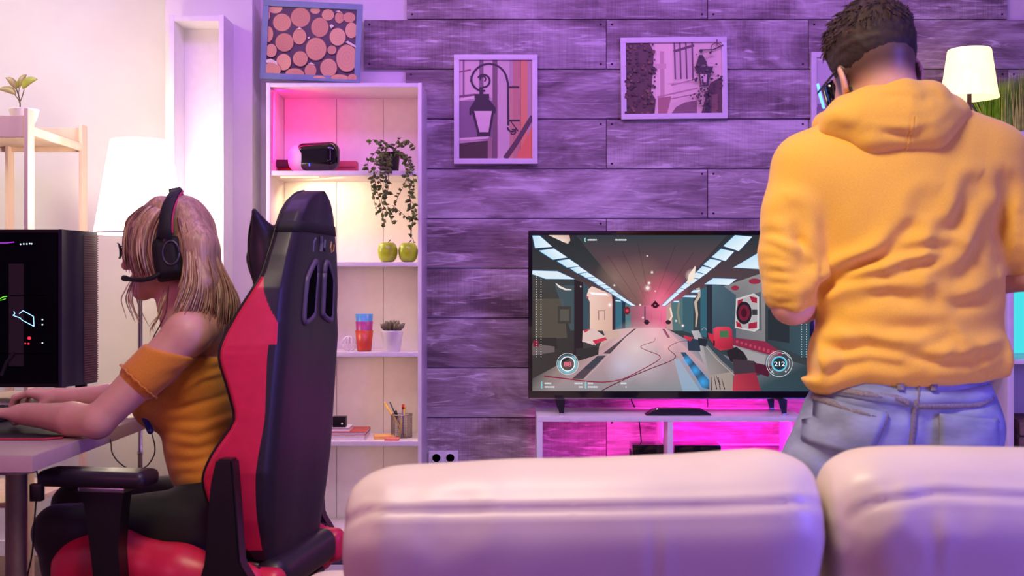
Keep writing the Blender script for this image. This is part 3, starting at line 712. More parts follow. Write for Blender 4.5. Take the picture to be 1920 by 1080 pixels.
# log picture leaning on the bookcase
Yl = 4.45
m_blue = M('blue_frame', (118,142,160), .5, var=.06)
r = framed('log_picture', (X_(584,Yl), Yl, Z_(77,Yl)), 186*Yl/F, 150*Yl/F, 11*Yl/F, .016, m_blue, 'blue framed picture of stacked log ends leaning on top of the bookcase', None, roll=.032, lean=-.07, yaw=.06)
k = Yl/F/3.177; u0, v0 = 365, 247
cv = Canvas(lambda u, v: ((u-u0)*k, -(v-v0)*k), .0095, tint=(1.0,1.0,.62))
Q = (92,28,640,470); cv.rect(*Q,(74,52,72))
wd = [(206,152,128),(214,164,138),(196,140,120),(220,172,146)]
def log(c, rr, ry=None):
    ry = ry or rr; n = 26
    pts = [(min(max(c[0]+rr*math.cos(2*PI*i/n),Q[0]),Q[2]), min(max(c[1]+ry*math.sin(2*PI*i/n),Q[1]),Q[3])) for i in range(n)]
    cv.poly(pts,(120,82,74)); w = random.choice(wd)
    pts = [(min(max(c[0]+rr*.94*math.cos(2*PI*i/n),Q[0]),Q[2]), min(max(c[1]+ry*.94*math.sin(2*PI*i/n),Q[1]),Q[3])) for i in range(n)]
    cv.poly(pts,w)
    for f in (.7,.45,.2):
        pr = [(c[0]+rr*f*math.cos(2*PI*i/n), c[1]+ry*f*math.sin(2*PI*i/n)) for i in range(n+1)]
        if all(Q[0] < p[0] < Q[2] and Q[1] < p[1] < Q[3] for p in pr): cv.line(pr,1.6,tuple(int(q*.88) for q in w))
for c, a, b_ in (((138,50),48,36),((185,138),56,56),((293,102),60,62),((378,56),30,22),((228,34),30,10),((410,158),54,62),((455,80),38,36),((524,94),28,36),((582,90),38,32),((598,168),38,50),((92,100),24,36),((292,220),42,50),((518,212),50,56),((205,260),56,58),((108,215),30,50),((393,292),64,72),((487,294),28,28),((578,340),66,86),((130,314),34,42),((303,356),46,48),((206,380),46,52),((472,404),52,58),((366,426),36,44),((140,430),54,46),((275,450),58,36),((420,468),40,14),((540,464),56,24),((616,462),30,28)): log(c,a,b_)
for pts in ([(104,372),(130,364),(165,380),(172,402),(140,388),(104,390)], [(270,180),(292,166),(306,176)], [(468,148),(480,140),(496,150),(478,166)], [(566,244),(580,236),(626,262),(630,276),(590,258)], [(352,386),(368,376),(392,390)], [(500,60),(520,54),(540,66)], [(340,226),(356,220),(350,236)]): cv.poly(pts,(226,214,226))
cv.put('print', m_print, r)
# ---------------------------------------------------------------- bookcase
YB = 4.3
t = bc = thing('bookcase', (X_(645,YB), 4.44, 0), 'tall narrow white bookcase with warm lit shelves against the wall', 'bookcase')
bx0, bx1 = X_(499,YB), X_(790.5,YB); bi0, bi1 = X_(506.5,YB), X_(783.5,YB)
panel_unit(t, [('side_panel', (bx0,YB,0), (bi0,4.58,Z_(155,YB))), ('side_panel', (bi1,YB,0), (bx1,4.58,Z_(155,YB))),
   ('top_board', (bi0,YB,Z_(163,YB)), (bi1,4.575,Z_(155.5,YB)))], m_lac)
shelf_z = {}
for i, (a, b) in enumerate(((320,329),(491.5,499),(660.5,669),(828,836.5),(997,1005))):
    shelf_z[i+1] = Z_(a,YB)
    autosmooth(MB().box((bi0,YB+.003,Z_(b,YB)), (bi1,4.562,Z_(a,YB)), .0012).put('shelf', m_lac, t), 50)
sx = [bi0, X_(611,YB), X_(704,YB), bi1]
for a, b in zip(sx[:-1], sx[1:]): MB().box((a+.0008,4.565,.02), (b-.0008,4.575,Z_(163,YB)), .0008).put('back_panel', m_lac, t)
MB().box((bi0,YB+.01,.0), (bi1,YB+.025,.06)).put('plinth', m_lac, t)

# strips that light the shelves
def strip(name, label, a, b, mat, lname, loc, aim, size, pw, col, sy):
    q = thing(name, tuple((Vector(a)+Vector(b))/2), label, 'light strip')
    MB().box(a, b, .001).put('strip', mat, q)
    l = area(lname, loc, aim, size, pw, col, sy); l.parent = q; l.location = l.location-WL[q.name]
strip('led_strip', 'pink light strip up the corner of the top compartment of the bookcase', (bi0+.0005,4.325,shelf_z[1]+.03), (bi0+.003,4.333,Z_(170,YB)), emis('pink_led',(255,40,150),1.2), 'pink_strip_light', (bi0+.012,4.35,shelf_z[1]+.17), (bi0+.13,4.56,shelf_z[1]+.15), .03, .6, (1,.006,.22), .28)
strip('led_strip', 'warm light strip under the upper shelf of the bookcase', (bi0+.03,4.34,Z_(331,YB)), (bi0+.17,4.35,Z_(329.2,YB)), emis('warm_led',(255,220,150),2.5), 'warm_strip_light', (bi0+.16,4.40,Z_(333,YB)), (bi0+.24,4.50,shelf_z[2]+.05), .22, 1.7, (1,.70,.36), .04)
for zz_, pw_ in ((Z_(163.5,YB),.22),(Z_(500,YB),.42),(Z_(670,YB),.45),(Z_(837,YB),.3)):
    l = area('shelf_strip_light', (bi0+.36,4.36,zz_-.004), (bi0+.37,4.40,zz_-.3), .30, pw_, (1,.64,.40), .01); l.parent = bc; l.location = l.location-WL[bc.name]

# VR headset
z0 = shelf_z[1]
t = thing('vr_headset', (X_(590,4.4),4.4,z0), 'white and glossy black virtual reality headset on the top shelf of the bookcase', 'headset')
s = SDF((X_(520,4.4),4.28,z0-.01), (X_(660,4.4),4.56,z0+.13), .0032)
cx, cz = X_(594,4.38), z0+.057
s.rbox((cx-.040,4.405,cz-.002), (.070,.050,.053), .042, .02)
s.cut((0,0,z0+.002), (0,0,-1)); place('shell', s.mesh('shell'), m_white, t, True)
s = SDF((X_(520,4.4),4.28,z0-.01), (X_(670,4.4),4.5,z0+.13), .0032)
s.rbox((cx+.004,4.374,cz+.002), (.087,.036,.053), .034, .01, rot=Matrix.Rotation(-.32,3,'Z')); place('visor', s.mesh('visor'), m_gloss, t, True)
MB().sphere((X_(580,4.34),4.342,z0+.026), (.002,.0015,.006), 8, 6).put('indicator_light', emis('blue_led',(50,60,255),6), t)
MB().box((X_(517,4.42),4.41,z0+.024), (X_(545,4.42),4.44,z0+.053), .006).put('strap', m_blackm, t)
t = thing('red_case', (X_(527,4.45),4.45,z0), 'small red box under the strap of the headset', 'box')
autosmooth(MB().box((X_(512,4.42),4.44,z0), (X_(552,4.42),4.52,z0+.025), .004).put('box', M('red_box',(200,44,36),.5), t), 50)
MB().box((X_(512,4.42),4.437,z0+.012), (X_(552,4.42),4.44,z0+.015)).put('lid_seam', m_blackm, t)
t = thing('pink_case', (X_(648,4.48),4.48,z0), 'plain dark pink box behind the headset', 'box')
autosmooth(MB().box((X_(618,4.46),4.47,z0), (X_(668,4.46),4.53,z0+.055), .008).put('box', M('pink_box',(190,70,90),.5), t), 50)
MB().box((X_(618,4.46)+.004,4.468,z0+.03), (X_(668,4.46)-.004,4.47,z0+.0315)).put('lid_seam', M('pink_seam',(120,40,60),.6), t)

# trailing ivy in a black pot
t = thing('trailing_ivy', (X_(730,4.35),4.35,z0), 'trailing green ivy in a small black pot hanging over the bookcase shelf', 'plant')
c = (X_(730,4.37),4.37,z0)
MB().lathe(c, [(.028,0),(.034,.0),(.040,.072),(.042,.074),(.038,.074),(.036,.066)], 20).put('pot', m_black, t, True)
lv = MB(); vs = MB()
def leaf_add(mb, p, d, w, l, up=Vector((0,0,1)), cup=.25):
    d = d.normalized(); s_ = d.cross(up)
    s_ = s_.normalized() if s_.length > .01 else Vector((1,0,0)); n = s_.cross(d).normalized()
    q = [p, p+d*l*.3+s_*w*.42-n*w*.12, p+d*l*.62+s_*w*.40-n*w*.1, p+d*l-n*l*.12, p+d*l*.62-s_*w*.40-n*w*.1, p+d*l*.3-s_*w*.42-n*w*.12, p+d*l*.5+n*w*cup]
    mb.add(q, [(0,1,6),(1,2,6),(2,3,6),(3,4,6),(4,5,6),(5,0,6)])
rnd = random.Random(5)
def leaves_along(pts, step, size):
    acc = 0
    for i in range(1, len(pts)):
        acc += (pts[i]-pts[i-1]).length
        while acc > step:
            acc -= step
            d = Vector((rnd.uniform(-1,1), rnd.uniform(-1.1,.3), rnd.uniform(-.9,.45)))
            l = size*rnd.uniform(.7,1.25); leaf_add(lv, pts[i], d, l*.62, l, Vector((rnd.uniform(-.4,.4),-1,rnd.uniform(-.2,.8))))
def vine(pix, step=.011, size=.021):
    pts = catmull([P(a,b,y) for a,b,y in pix], 8); vs.tube(pts, .0011, 5); leaves_along(pts, step, size)
top = [(722,280,4.36),(738,280,4.35),(728,278,4.38),(742,282,4.37)]
vine([(726,282,4.35),(712,268,4.33),(700,262,4.32),(692,270,4.3)]); vine([(730,282,4.35),(722,266,4.34),(712,262,4.33)]); vine([(735,282,4.35),(745,264,4.34),(752,258,4.33)]); vine([(738,282,4.35),(756,268,4.34),(768,266,4.33),(779,276,4.31)])
vine([(736,282,4.36),(750,270,4.36),(764,262,4.34)]); vine([(728,282,4.34),(715,275,4.3),(700,290,4.28),(690,305,4.275),(692,325,4.27)])
vine([(722,284,4.33),(708,290,4.285),(700,320,4.27),(706,352,4.265),(714,385,4.265),(718,405,4.265),(722,425,4.265)],.009)
vine([(724,284,4.33),(716,300,4.285),(712,335,4.27),(718,360,4.265),(716,380,4.265),(728,400,4.265),(736,420,4.265)],.009)
vine([(728,284,4.33),(726,305,4.285),(722,335,4.268),(728,350,4.265),(722,378,4.263),(730,392,4.263)],.0085)
vine([(732,284,4.33),(732,310,4.285),(728,335,4.268),(735,345,4.265)],.009)
vine([(740,284,4.34),(756,300,4.285),(762,325,4.27),(768,350,4.268),(770,385,4.265),(774,410,4.265),(772,425,4.265),(771,440,4.265)],.0085)
vine([(742,284,4.34),(760,290,4.29),(772,320,4.27),(776,350,4.268),(768,370,4.265),(778,390,4.265),(772,420,4.265)],.01)
vine([(744,284,4.34),(764,300,4.29),(766,318,4.27),(758,345,4.266),(748,365,4.262),(738,388,4.262)],.014)
vine([(736,385,4.265),(748,395,4.26),(756,402,4.26),(768,412,4.262)],.013); vine([(771,424,4.265),(770,440,4.266),(775,450,4.266),(776,456,4.266)],.03,.012)
vine([(708,320,4.275),(700,335,4.27),(696,350,4.268),(702,378,4.266),(708,398,4.266)],.014)
lv.put('foliage', m_green, t, kind='stuff'); vs.put('vines', M('vine_stem',(104,84,40),.6), t, True, kind='stuff')

# checkered framed picture
z0 = shelf_z[2]
r = framed('checkered_picture', (X_(561,4.47),4.47,z0+.098), .152, .20, .018, .014, M('brown_frame',(176,112,70),.5), 'small brown framed red and white checkered picture leaning on the second shelf', None, roll=.0, lean=-.09, yaw=-.08)
cv = Canvas(lambda u, v: (u, v), .008)
cv.rect(-.06,-.084,.06,.084,(176,92,84))
for i in range(4):
    for j in range(6):
        if (i+j) % 2: cv.rect(-.05+i*.027,.070-j*.027,-.05+(i+1)*.027,.070-(j+1)*.027,(214,186,186))
cv.put('print', m_print, r)

# apples
m_apple = M('green_apple', (150,166,22), .3, var=.18, scale=12, coat=.3)
for cx, lab, rr in ((726.5,'green apple on the bookcase shelf, the one farther from the side panel',19),(765,'green apple touching the side panel of the bookcase',18.5)):
    Y = 4.37; c = Vector((X_(cx,Y),Y,z0)); R = rr*Y/F
    t = thing('apple', c, lab, 'apple', 'green apples on the bookcase')
    prof = [(0.02*R,.12*R),(.30*R,.02*R),(.62*R,.10*R),(.88*R,.45*R),(.99*R,.95*R),(.98*R,1.32*R),(.86*R,1.72*R),(.60*R,1.97*R),(.32*R,1.98*R),(.12*R,1.84*R),(.02*R,1.76*R)]
    MB().lathe(c, prof, 28, wob=lambda k,n,i: 1+.025*math.cos(10*PI*k/n)).put('fruit', m_apple, t, True)
    MB().tube([c+Vector((0,0,1.74*R)), c+Vector((.003,-.002,2.0*R)), c+Vector((.012,-.003,2.25*R))], [.0018,.0014,.002], 6).put('stem', M('apple_stem',(80,60,30),.7), t, True)

# cups, wire ball, succulent on the third shelf
z0 = shelf_z[3]; c = Vector((X_(683,4.37),4.37,z0))
k = 4.37/F
for nm, col, dz, lab in (('tumbler',(196,66,40),0,'orange red tumbler, lowest of the nested stack on the bookcase'),('tumbler',(160,44,120),.0255,'magenta tumbler nested in the middle of the stack'),('tumbler',(70,140,196),.053,'blue tumbler nested at the top of the stack')):
    t = tag(MB().lathe(c, [(.0,.002+dz),(.0255,dz+.002),(.0265,dz+.004),(.0335 if dz == 0 else .0325,dz+.086-(.0 if dz else .008)),(.0318,dz+.086-(.0 if dz else .008)),(.0295,dz+.06),(.0245,dz+.008),(0,dz+.008)], 28, close=False).put(nm, M('tumbler_%d' % int(dz*1000), col, .35, var=.06), None, True), lab, 'cup', 'nested tumblers')
c = Vector((X_(654,4.37),4.37,z0)); R = 14*k
t = thing('wire_ball', c, 'small white wire ball ornament half hidden behind the chair back', 'ornament')
mb = MB()
for a in range(6):
    mm = Matrix.Translation(c+Vector((0,0,R))) @ Matrix.Rotation(a*PI/6,4,'Z') @ Matrix.Rotation(.25*math.sin(a*2.1),4,'X')
    q = [mm @ Vector((R*math.cos(2*PI*i/24),0,R*math.sin(2*PI*i/24))) for i in range(25)]
    mb.tube(q, .0016, 5)
mb.put('wires', m_white, t, True); MB().lathe(c, [(.012,0),(.012,.003),(.004,.004)], 12).put('base', m_white, t)
c = Vector((X_(735,4.36),4.36,z0))
t = thing('potted_succulent', c, 'grey green succulent rosette in a white pot on the bookcase', 'plant')
MB().lathe(c, [(.029,0),(.031,.001),(.0415,.074),(.043,.078),(.0395,.078),(.037,.068)], 28).put('pot', m_lac, t, True)
MB().lathe(c, [(.0378,.060),(.0385,.0735),(.001,.075)], 20).put('soil', m_soil, t)
m_succ = M('succulent_leaf', (112,108,76), .5, var=.2, scale=20)
lme = MB()
for i in range(5):
    pass
def succ_leaf(L, w): 
    mb = MB(); pts = [(0,0,0),(L*.5,0,.004),(L*.8,0,.010),(L,0,.016)]
    return mb.tube(pts, [w*.6,w,w*.85,w*.08], 8, flat=.42)
for ring, (n, L, tilt) in enumerate(((11,.052,.30),(9,.044,.62),(7,.034,.95),(4,.024,1.25))):
    for i in range(n):
        a = 2*PI*(i+.5*(ring % 2))/n+rnd.uniform(-.1,.1)
        mb = succ_leaf(L*rnd.uniform(.9,1.1), .0105-.0012*ring); mb.xf(Matrix.Translation(c+Vector((0,0,.073+.003*ring))) @ Matrix.Rotation(a,4,'Z') @ Matrix.Rotation(-tilt,4,'Y'))
        mb.put('leaf', m_succ, t, True)

# fourth shelf
z0 = shelf_z[4]; Y = 4.36; k = Y/F
def block_thing(name, label, cat, x0, x1, y0, y1, za, zb, mat, page=None, group=None):
    q = thing(name, ((x0+x1)/2,(y0+y1)/2,za), label, cat, group)
    if page:
        MB().box((x0,y0,za), (x1,y1,za+.0022)).put('cover', mat, q); MB().box((x0,y0,zb-.0022), (x1,y1,zb)).put('cover', mat, q)
        MB().box((x0+.003,y0+.003,za+.0022), (x1-.003,y1-.003,zb-.0022)).put('pages', page, q); MB().box((x0,y1-.003,za+.0022), (x1,y1,zb-.0022)).put('spine', mat, q)
    else: autosmooth(MB().box((x0,y0,za), (x1,y1,zb), .0025).put('body', mat, q), 50)
    return q
m_page = M('book_pages', (226,216,214), .8, var=.1, scale=60, stretch=(1,1,20))
xa = X_(600,Y)
block_thing('book', 'large white book at the bottom of the pile on the fourth shelf', 'book', xa, X_(686,Y), 4.33, 4.5, z0, z0+.018, m_white, m_page, 'books piled on the bookcase')
block_thing('book', 'red covered book in the middle of the pile', 'book', xa, X_(686,Y), 4.335, 4.50, z0+.018, z0+.032, M('red_cover',(178,72,64),.5), m_page, 'books piled on the bookcase')
block_thing('book', 'small white book on top of the pile', 'book', xa, X_(656,Y), 4.345, 4.45, z0+.032, z0+.046, m_white, m_page, 'books piled on the bookcase')
q = block_thing('camera_cube', 'small black cube camera on the pile of books', 'camera', X_(624,Y), X_(649,Y), 4.35, 4.39, z0+.046, z0+.086, m_black)
MB().sphere((X_(642,Y),4.3495,z0+.06), (.004,.002,.004), 10, 8).put('lens', m_white, q, True)
def note_pad(name, label, c, w, h, rz, za, zb, mat):
    q = thing(name, c, label, 'notepad', 'sticky note pads'); mb = MB()
    for i in range(4):
        mb.box((-w/2+.0006*i,-h/2,za+(zb-za)*i/4), (w/2+.0006*i,h/2,za+(zb-za)*(i+.85)/4))
    mb.xf(Matrix.Translation((c[0],c[1],0)) @ Matrix.Rotation(rz,4,'Z')); mb.put('sheets', mat, q)
    MB().box((-w/2,h/2-.001,za), (w/2,h/2+.0004,zb)).xf(Matrix.Translation((c[0],c[1],0)) @ Matrix.Rotation(rz,4,'Z')).put('glue_edge', mat, q)
note_pad('sticky_notes', 'orange pad of sticky notes on the fourth shelf', (X_(718,Y),4.40,z0), .076, .07, .15, z0, z0+.011, M('orange_paper',(236,180,96),.7))
note_pad('sticky_notes', 'pink and orange pad of sticky notes in front of the pencil cup', (X_(735,4.34),4.335,z0), .05, .036, -.12, z0, z0+.009, M('pink_paper',(236,140,120),.7))
c = Vector((X_(753,4.42),4.42,z0)); R = 19.5*4.42/F
t = thing('pencil_cup', c, 'grey wire mesh pencil cup on the fourth shelf', 'cup')
mb = MB(); H = Z_(777,4.42)-z0
for i in range(40):
    a = 2*PI*i/40; mb.tube([c+Vector((R*math.cos(a),R*math.sin(a),.002)), c+Vector((R*math.cos(a),R*math.sin(a),H))], .00055, 4, False)
for j in range(22):
    mb.tube([c+Vector((R*math.cos(2*PI*i/24),R*math.sin(2*PI*i/24),.002+H*j/22)) for i in range(25)], .00055, 4, False)
m_mesh = M('grey_wire', (150,140,140), .4, .7)
mb.put('wire_mesh', m_mesh, t, kind='stuff')
MB().lathe(c, [(R+.002,H-.002),(R+.002,H+.002),(R-.002,H+.002),(R-.002,H-.002)], 32, close=False).put('rim', m_mesh, t, True)
MB().lathe(c, [(R,0),(R,.002),(.001,.002)], 32).put('base', m_mesh, t)
def pen(label, cat, name, a, b, r, parts):
    a = Vector(a); b = Vector(b); q = thing(name, a, label, cat, 'pens in the mesh cup')
    for nm, f0, f1, col, k2 in parts:
        MB().tube([a.lerp(b,f0), a.lerp(b,f1)], [r*k2[0], r*k2[1]], 8).put(nm, M(nm+'_'+str(col[0]), col, .4), q, True)
pen('yellow pencil leaning out of the mesh cup', 'pencil', 'pencil', c+Vector((.018,-.01,.004)), P(720,754,4.41), .0037, [('barrel',0,.96,(222,180,60),(1,1)),('tip',.96,1,(230,190,130),(1,.3))])
pen('thin dark green pen leaning in the mesh cup', 'pen', 'pen', c+Vector((.012,.01,.004)), P(731,754,4.43), .003, [('barrel',0,1,(40,50,48),(1,.8))])
pen('short black marker in the mesh cup', 'pen', 'marker', c+Vector((.0,.016,.004)), P(741,770,4.43), .0055, [('barrel',0,.7,(60,50,56),(1,1)),('cap',.7,1,(24,20,24),(1.1,1))])
pen('purple pen with a red cap in the mesh cup', 'pen', 'marker', c+Vector((.006,-.018,.004)), P(756,758,4.40), .005, [('barrel',0,.85,(96,80,140),(1,1)),('cap',.85,1,(180,40,36),(1.15,1))])
pen('yellow marker standing in the mesh cup', 'pen', 'marker', c+Vector((-.006,-.016,.004)), P(759,761,4.40), .005, [('barrel',0,.9,(230,206,40),(1,1)),('cap',.9,1,(200,170,30),(.8,.8))])

# ---------------------------------------------------------------- tall narrow box shelf and floor lamp
t = thing('box_shelf', (X_(369,YB),4.37,0), 'tall narrow empty white box shelf standing against the wall pier', 'shelf')
ax0, ax1 = X_(317,YB), X_(419.5,YB); azt = Z_(28,YB); w = 9.5*YB/F
panel_unit(t, [('side_panel', (ax0,YB,0), (ax0+w,4.45,azt)), ('side_panel', (ax1-w,YB,0), (ax1,4.45,azt)), ('top_board', (ax0+w,YB,azt-.022), (ax1-w,4.44,azt-.002)), ('back_panel', (ax0+w,4.435,.05), (ax1-w,4.447,azt-.022)), ('bottom_board', (ax0+w,YB,.03), (ax1-w,4.435,.05))], m_lac)
YL = 4.08; kl = YL/F; c = Vector((X_(263,YL),YL,0))
t = thing('floor_lamp', c, 'floor lamp with a large glowing white shade behind the seated woman', 'lamp')
m_shade = M('lit_white_shade', (240,230,215), .8, emit=(255,238,212), es=12)
zs0, zs1 = Z_(438,YL), Z_(264,YL)
MB().lathe(c, [(83.5*kl,zs0),(54*kl,zs1),(53.4*kl,zs1),(83*kl,zs0)], 48, close=False).put('lamp_shade', m_shade, t, True)
MB().lathe(c, [(83.7*kl,zs0-.003),(84.2*kl,zs0+.003),(83*kl,zs0+.004),(82.6*kl,zs0-.003)], 48, close=False).put('shade_rim', m_white, t, True)
MB().lathe(c, [(.13,0),(.13,.012),(.03,.022),(.0085,.03),(.0085,.50),(.0105,.502),(.0105,.512),(.0085,.514),(.0085,zs0+.12),(.014,zs0+.121),(.014,zs0+.16),(.001,zs0+.161)], 24).put('stand', m_chrome, t, True)
MB().sphere((c.x,c.y,zs0+.2), (.03,.03,.04)).put('bulb', emis('bulb_glow',(255,235,200),12), t, True)
l = point('floor_lamp_light', (c.x,c.y,zs0+.26), 50, (1,.78,.50), .05); l.parent = t
l = point('alcove_wall_fill_light', (c.x-.1,c.y+.32,zs0-.35), 42, (1,.84,.66), .12); l.parent = t  # added fill for the alcove wall, not a bulb of the lamp

# ---------------------------------------------------------------- pine shelf unit with plant
t = ps = thing('pine_shelf', (-1.76,4.2,0), 'slim unpainted pine shelf unit behind the computer', 'shelf')
px0, px1 = -1.955, -1.63
for (xx, yy, zt_) in ((px1,3.95,1.685),(px1,4.45,1.70),(px0,3.95,1.685),(px0+.045,4.45,1.70)):
    autosmooth(MB().box((xx-.0135,yy,0), (xx,yy+.055,zt_), .002).put('post', m_pine, t), 50)
for z1 in (1.632, .95, .35):
    autosmooth(MB().box((px0,3.965,z1-.014), (px1-.0135,4.49,z1+.004), .002).put('shelf_board', m_pine, t), 50)
MB().box((px0,3.955,1.588), (px1-.0135,3.967,1.662), .002).put('rail', m_pine, t); MB().box((px0,4.478,1.64), (px1-.0135,4.492,1.692), .002).put('rail', m_pine, t)
MB().box((px0,4.478,1.60), (px1-.0135,4.492,1.618), .002).put('rail', m_pine, t)
MB().box((px1-.0135,4.005,1.60), (px1-.003,4.45,1.63), .002).put('rail', m_pine, t)
c = Vector((X_(45,4.12),4.12,1.6361))
t = thing('potted_plant', c, 'young plant with broad leaves in a white pot on the pine shelf', 'plant')
k = 4.12/F; zt_ = Z_(205,4.12)-c.z
MB().lathe(c, [(.030,0),(.033,.001),(.050,zt_-.004),(.0525,zt_),(.048,zt_),(.046,zt_-.008)], 28).put('pot', m_white, t, True)
MB().lathe(c, [(.04,zt_-.02),(.0462,zt_-.01),(.001,zt_-.008)], 20).put('soil', m_soil, t)
st = P(37.5,204,4.12); m_stem = M('brown_stem',(96,80,56),.7)
mb = MB(); mb.tube(catmull([st, P(37.5,193,4.12), P(35,180,4.12), P(31,168,4.12)],4), .0024, 6); mb.tube(catmull([P(38,190,4.12), P(42,180,4.11), P(45,168,4.1)],4), .0017, 6); mb.tube(catmull([P(37,194,4.12), P(34,186,4.14), P(28,178,4.14)],4), .0015, 6); mb.tube(catmull([P(36,184,4.12), P(35,172,4.12), P(38,162,4.12)],4), .0015, 6)
mb.put('stem', m_stem, t, True)
def big_leaf(name, mat, a, mid, b, w, parent, nrm=Vector((0,-1,.25))):
    a, mid, b = Vector(a), Vector(mid), Vector(b); mb = MB(); rows = []
    n = 10
    for i in range(n+1):
        f = i/n; p = a*(1-f)**2+mid*2*f*(1-f)+b*f*f; tt = ((mid-a)*(1-f)+(b-mid)*f).normalized(); s_ = tt.cross(nrm).normalized()
        ww = w*math.sin(PI*min(1,f**.85))**.8*.5 if 0 < f < 1 else .0006
        up = s_.cross(tt)
        rows.append([p-s_*ww+up*ww*.25, p, p+s_*ww+up*ww*.25])
    V = [q for r in rows for q in r]; Fc = []
    for i in range(n):
        for j in range(2): Fc.append((i*3+j,i*3+j+1,(i+1)*3+j+1,(i+1)*3+j))
    mb.add(V,Fc); o = mb.put(name, mat, parent, True); m_ = o.modifiers.new('thick','SOLIDIFY'); m_.thickness = .0008; return o
m_lf = [M('leaf_tan',(150,128,84),.5,var=.15), M('leaf_lime',(160,160,60),.5,var=.2)]
big_leaf('leaf', m_lf[1], P(42,166,4.1), P(50,150,4.08), P(71,149,4.07), .034, t); big_leaf('leaf', m_lf[0], P(31,168,4.12), P(26,150,4.12), P(10,146,4.13), .024, t)
big_leaf('leaf', m_lf[0], P(37,163,4.12), P(40,146,4.12), P(50,140,4.13), .024, t); big_leaf('leaf', m_lf[0], P(29,178,4.14), P(22,164,4.15), P(-6,168,4.16), .026, t); big_leaf('leaf', m_lf[1], P(34,166,4.12), P(34,156,4.1), P(36,150,4.09), .018, t)

# ---------------------------------------------------------------- desk and computer
m_pc = M('tower_black', (9,8,12), .5, var=.15, spec=.25); m_desk = M('desk_grey', (170,152,146), .42, var=.06, scale=12); m_edge = M('desk_edge', (196,170,166), .5, var=.04)
DX, DZ = -.985, .735
t = thing('desk', (-1.42,3.17,0), 'long grey topped desk with round steel legs in front of the woman', 'desk')
autosmooth(MB().box((-1.88,2.41,DZ-.034), (DX,3.93,DZ-.0008), .0015).put('edge_band', m_edge, t), 50)
MB().box((-1.8785,2.4115,DZ-.001), (DX-.0015,3.9285,DZ)).put('tabletop', m_desk, t)
for xx, yy in ((-1.046,2.475),(-1.82,2.475),(-1.046,3.87),(-1.82,3.87)):
    MB().lathe((xx,yy,0), [(.024,0),(.024,.01),(.0215,.012),(.0215,DZ-.045),(.04,DZ-.044),(.04,DZ-.034)], 24).put('leg', M('satin_steel',(178,172,180),.32,.85), t, True)
# inline switch cable
t = thing('switch_cable', P(70,880,2.52), 'thin black cable with a small inline switch hanging beside the desk leg', 'cable')
MB().tube(catmull([P(67,878,2.5)+Vector((-.01,0,.02)), P(69,885,2.5), P(71.5,905,2.5), P(69,922,2.5), P(67.5,941,2.5), P(64,985,2.52), P(60,1040,2.55), P(45,1130,2.6), P(30,1400,2.62)],6), .0019, 6).put('cord', m_blackm, t, True)
autosmooth(MB().box(P(61.5,905,2.508), P(77.5,941,2.488), .004).put('switch', m_black, t), 50)
# computer tower
t = thing('computer_tower', (-1.59,3.6,DZ), 'black computer tower with a dark glass side and glowing parts on the desk', 'computer')
cx1 = X_(116,3.5); cz0, cz1 = .783, Z_(430,3.5); cx0 = cx1-.48
autosmooth(MB().box((cx0,3.506,cz0), (cx1-.01,3.71,cz1), .004).put('case', m_pc, t), 50)
m_glass = M('smoked_glass', (5,4,7), .12, var=.05, spec=.12)
MB().box((cx0+.004,3.5,cz0+.012), (cx1-.014,3.506,cz1-.010)).put('glass_panel', m_glass, t)
# rounded front with fine ribs
prof = [(cx1-.01,3.5),(cx1,3.5)]
for i in range(9):
    f = i/8; prof.append((cx1+.004+.028*math.sin(PI*.5*f**.8), 3.54+.168*f))
prof.append((cx1-.01,3.712))
autosmooth(MB().prism(prof, 2, cz0, cz1).put('front_panel', M('navy_front',(22,15,44),.5,var=.1,spec=.25), t), 30)
mb = MB()
for k in range(62):
    za = cz0+.008+k*(cz1-cz0-.016)/62
    mb.add([(cx1+.004+.0285*math.sin(PI*.5*(f**.8))+.0025, 3.54+.168*f, za+dz) for f in (.42,.6,.8,1.0) for dz in (0,.0042)], [(0,2,3,1),(2,4,5,3),(4,6,7,5)])
mb.put('front_ribs', M('brown_mesh',(92,52,58),.6,var=.2,spec=.25), t, kind='stuff')
for fx in (cx1-.012, cx0+.03):
    for fy in (3.52, 3.69): MB().lathe((fx,fy,DZ), [(.016,0),(.018,.004),(.018,.046),(.014,.048)], 14).put('foot', m_blackm, t, True)
YG = 3.4985
def gp(u, v): return P(u/3.375, 420+v/3.375, YG)
mb = MB()
for a, b in (((145,548),(212,585)),((212,585),(215,648)),((215,648),(140,608)),((140,608),(128,595)),((128,595),(82,578)),((82,578),(94,568)),((94,568),(88,552)),((145,548),(122,568))): mb.tube([gp(*a), gp(*b)], .0011, 6)
mb.put('light_loop', emis('ice_blue',(150,210,255),2.2), t)
mb = MB()
for u, v in ((268,605),(268,637),(268,753),(150,126),(170,126),(188,124),(200,125),(130,128)): mb.sphere(gp(u,v), .0024, 8, 6)
mb.put('white_leds', emis('white_glow',(210,230,255),1.6), t)
mb = MB()
for u, v, r_ in ((185,722,.006),(160,756,.003),(180,757,.0035)): mb.sphere(gp(u,v), (r_,.001,r_*.8), 10, 6)
mb.put('red_led', emis('red_glow',(230,40,60),1.4), t)
MB().tube([gp(-10,478), gp(20,462), gp(44,458)], .0014, 6).tube([gp(-10,484), gp(18,480), gp(36,472)], .001, 6).put('green_light', emis('green_glow',(110,220,60),1.3), t)
MB().tube([gp(-10,120), gp(40,120), gp(90,114)], .0016, 6).put('violet_light', emis('violet_glow',(170,40,210),1.2), t)
mb = MB(); mb.box(gp(55,250), Vector(gp(150,900))+Vector((0,.004,0))); mb.tube([gp(10,960), gp(40,880), gp(90,820)], .006, 8); mb.box(gp(0,818), gp(330,823)); mb.box(gp(60,448), gp(290,454))
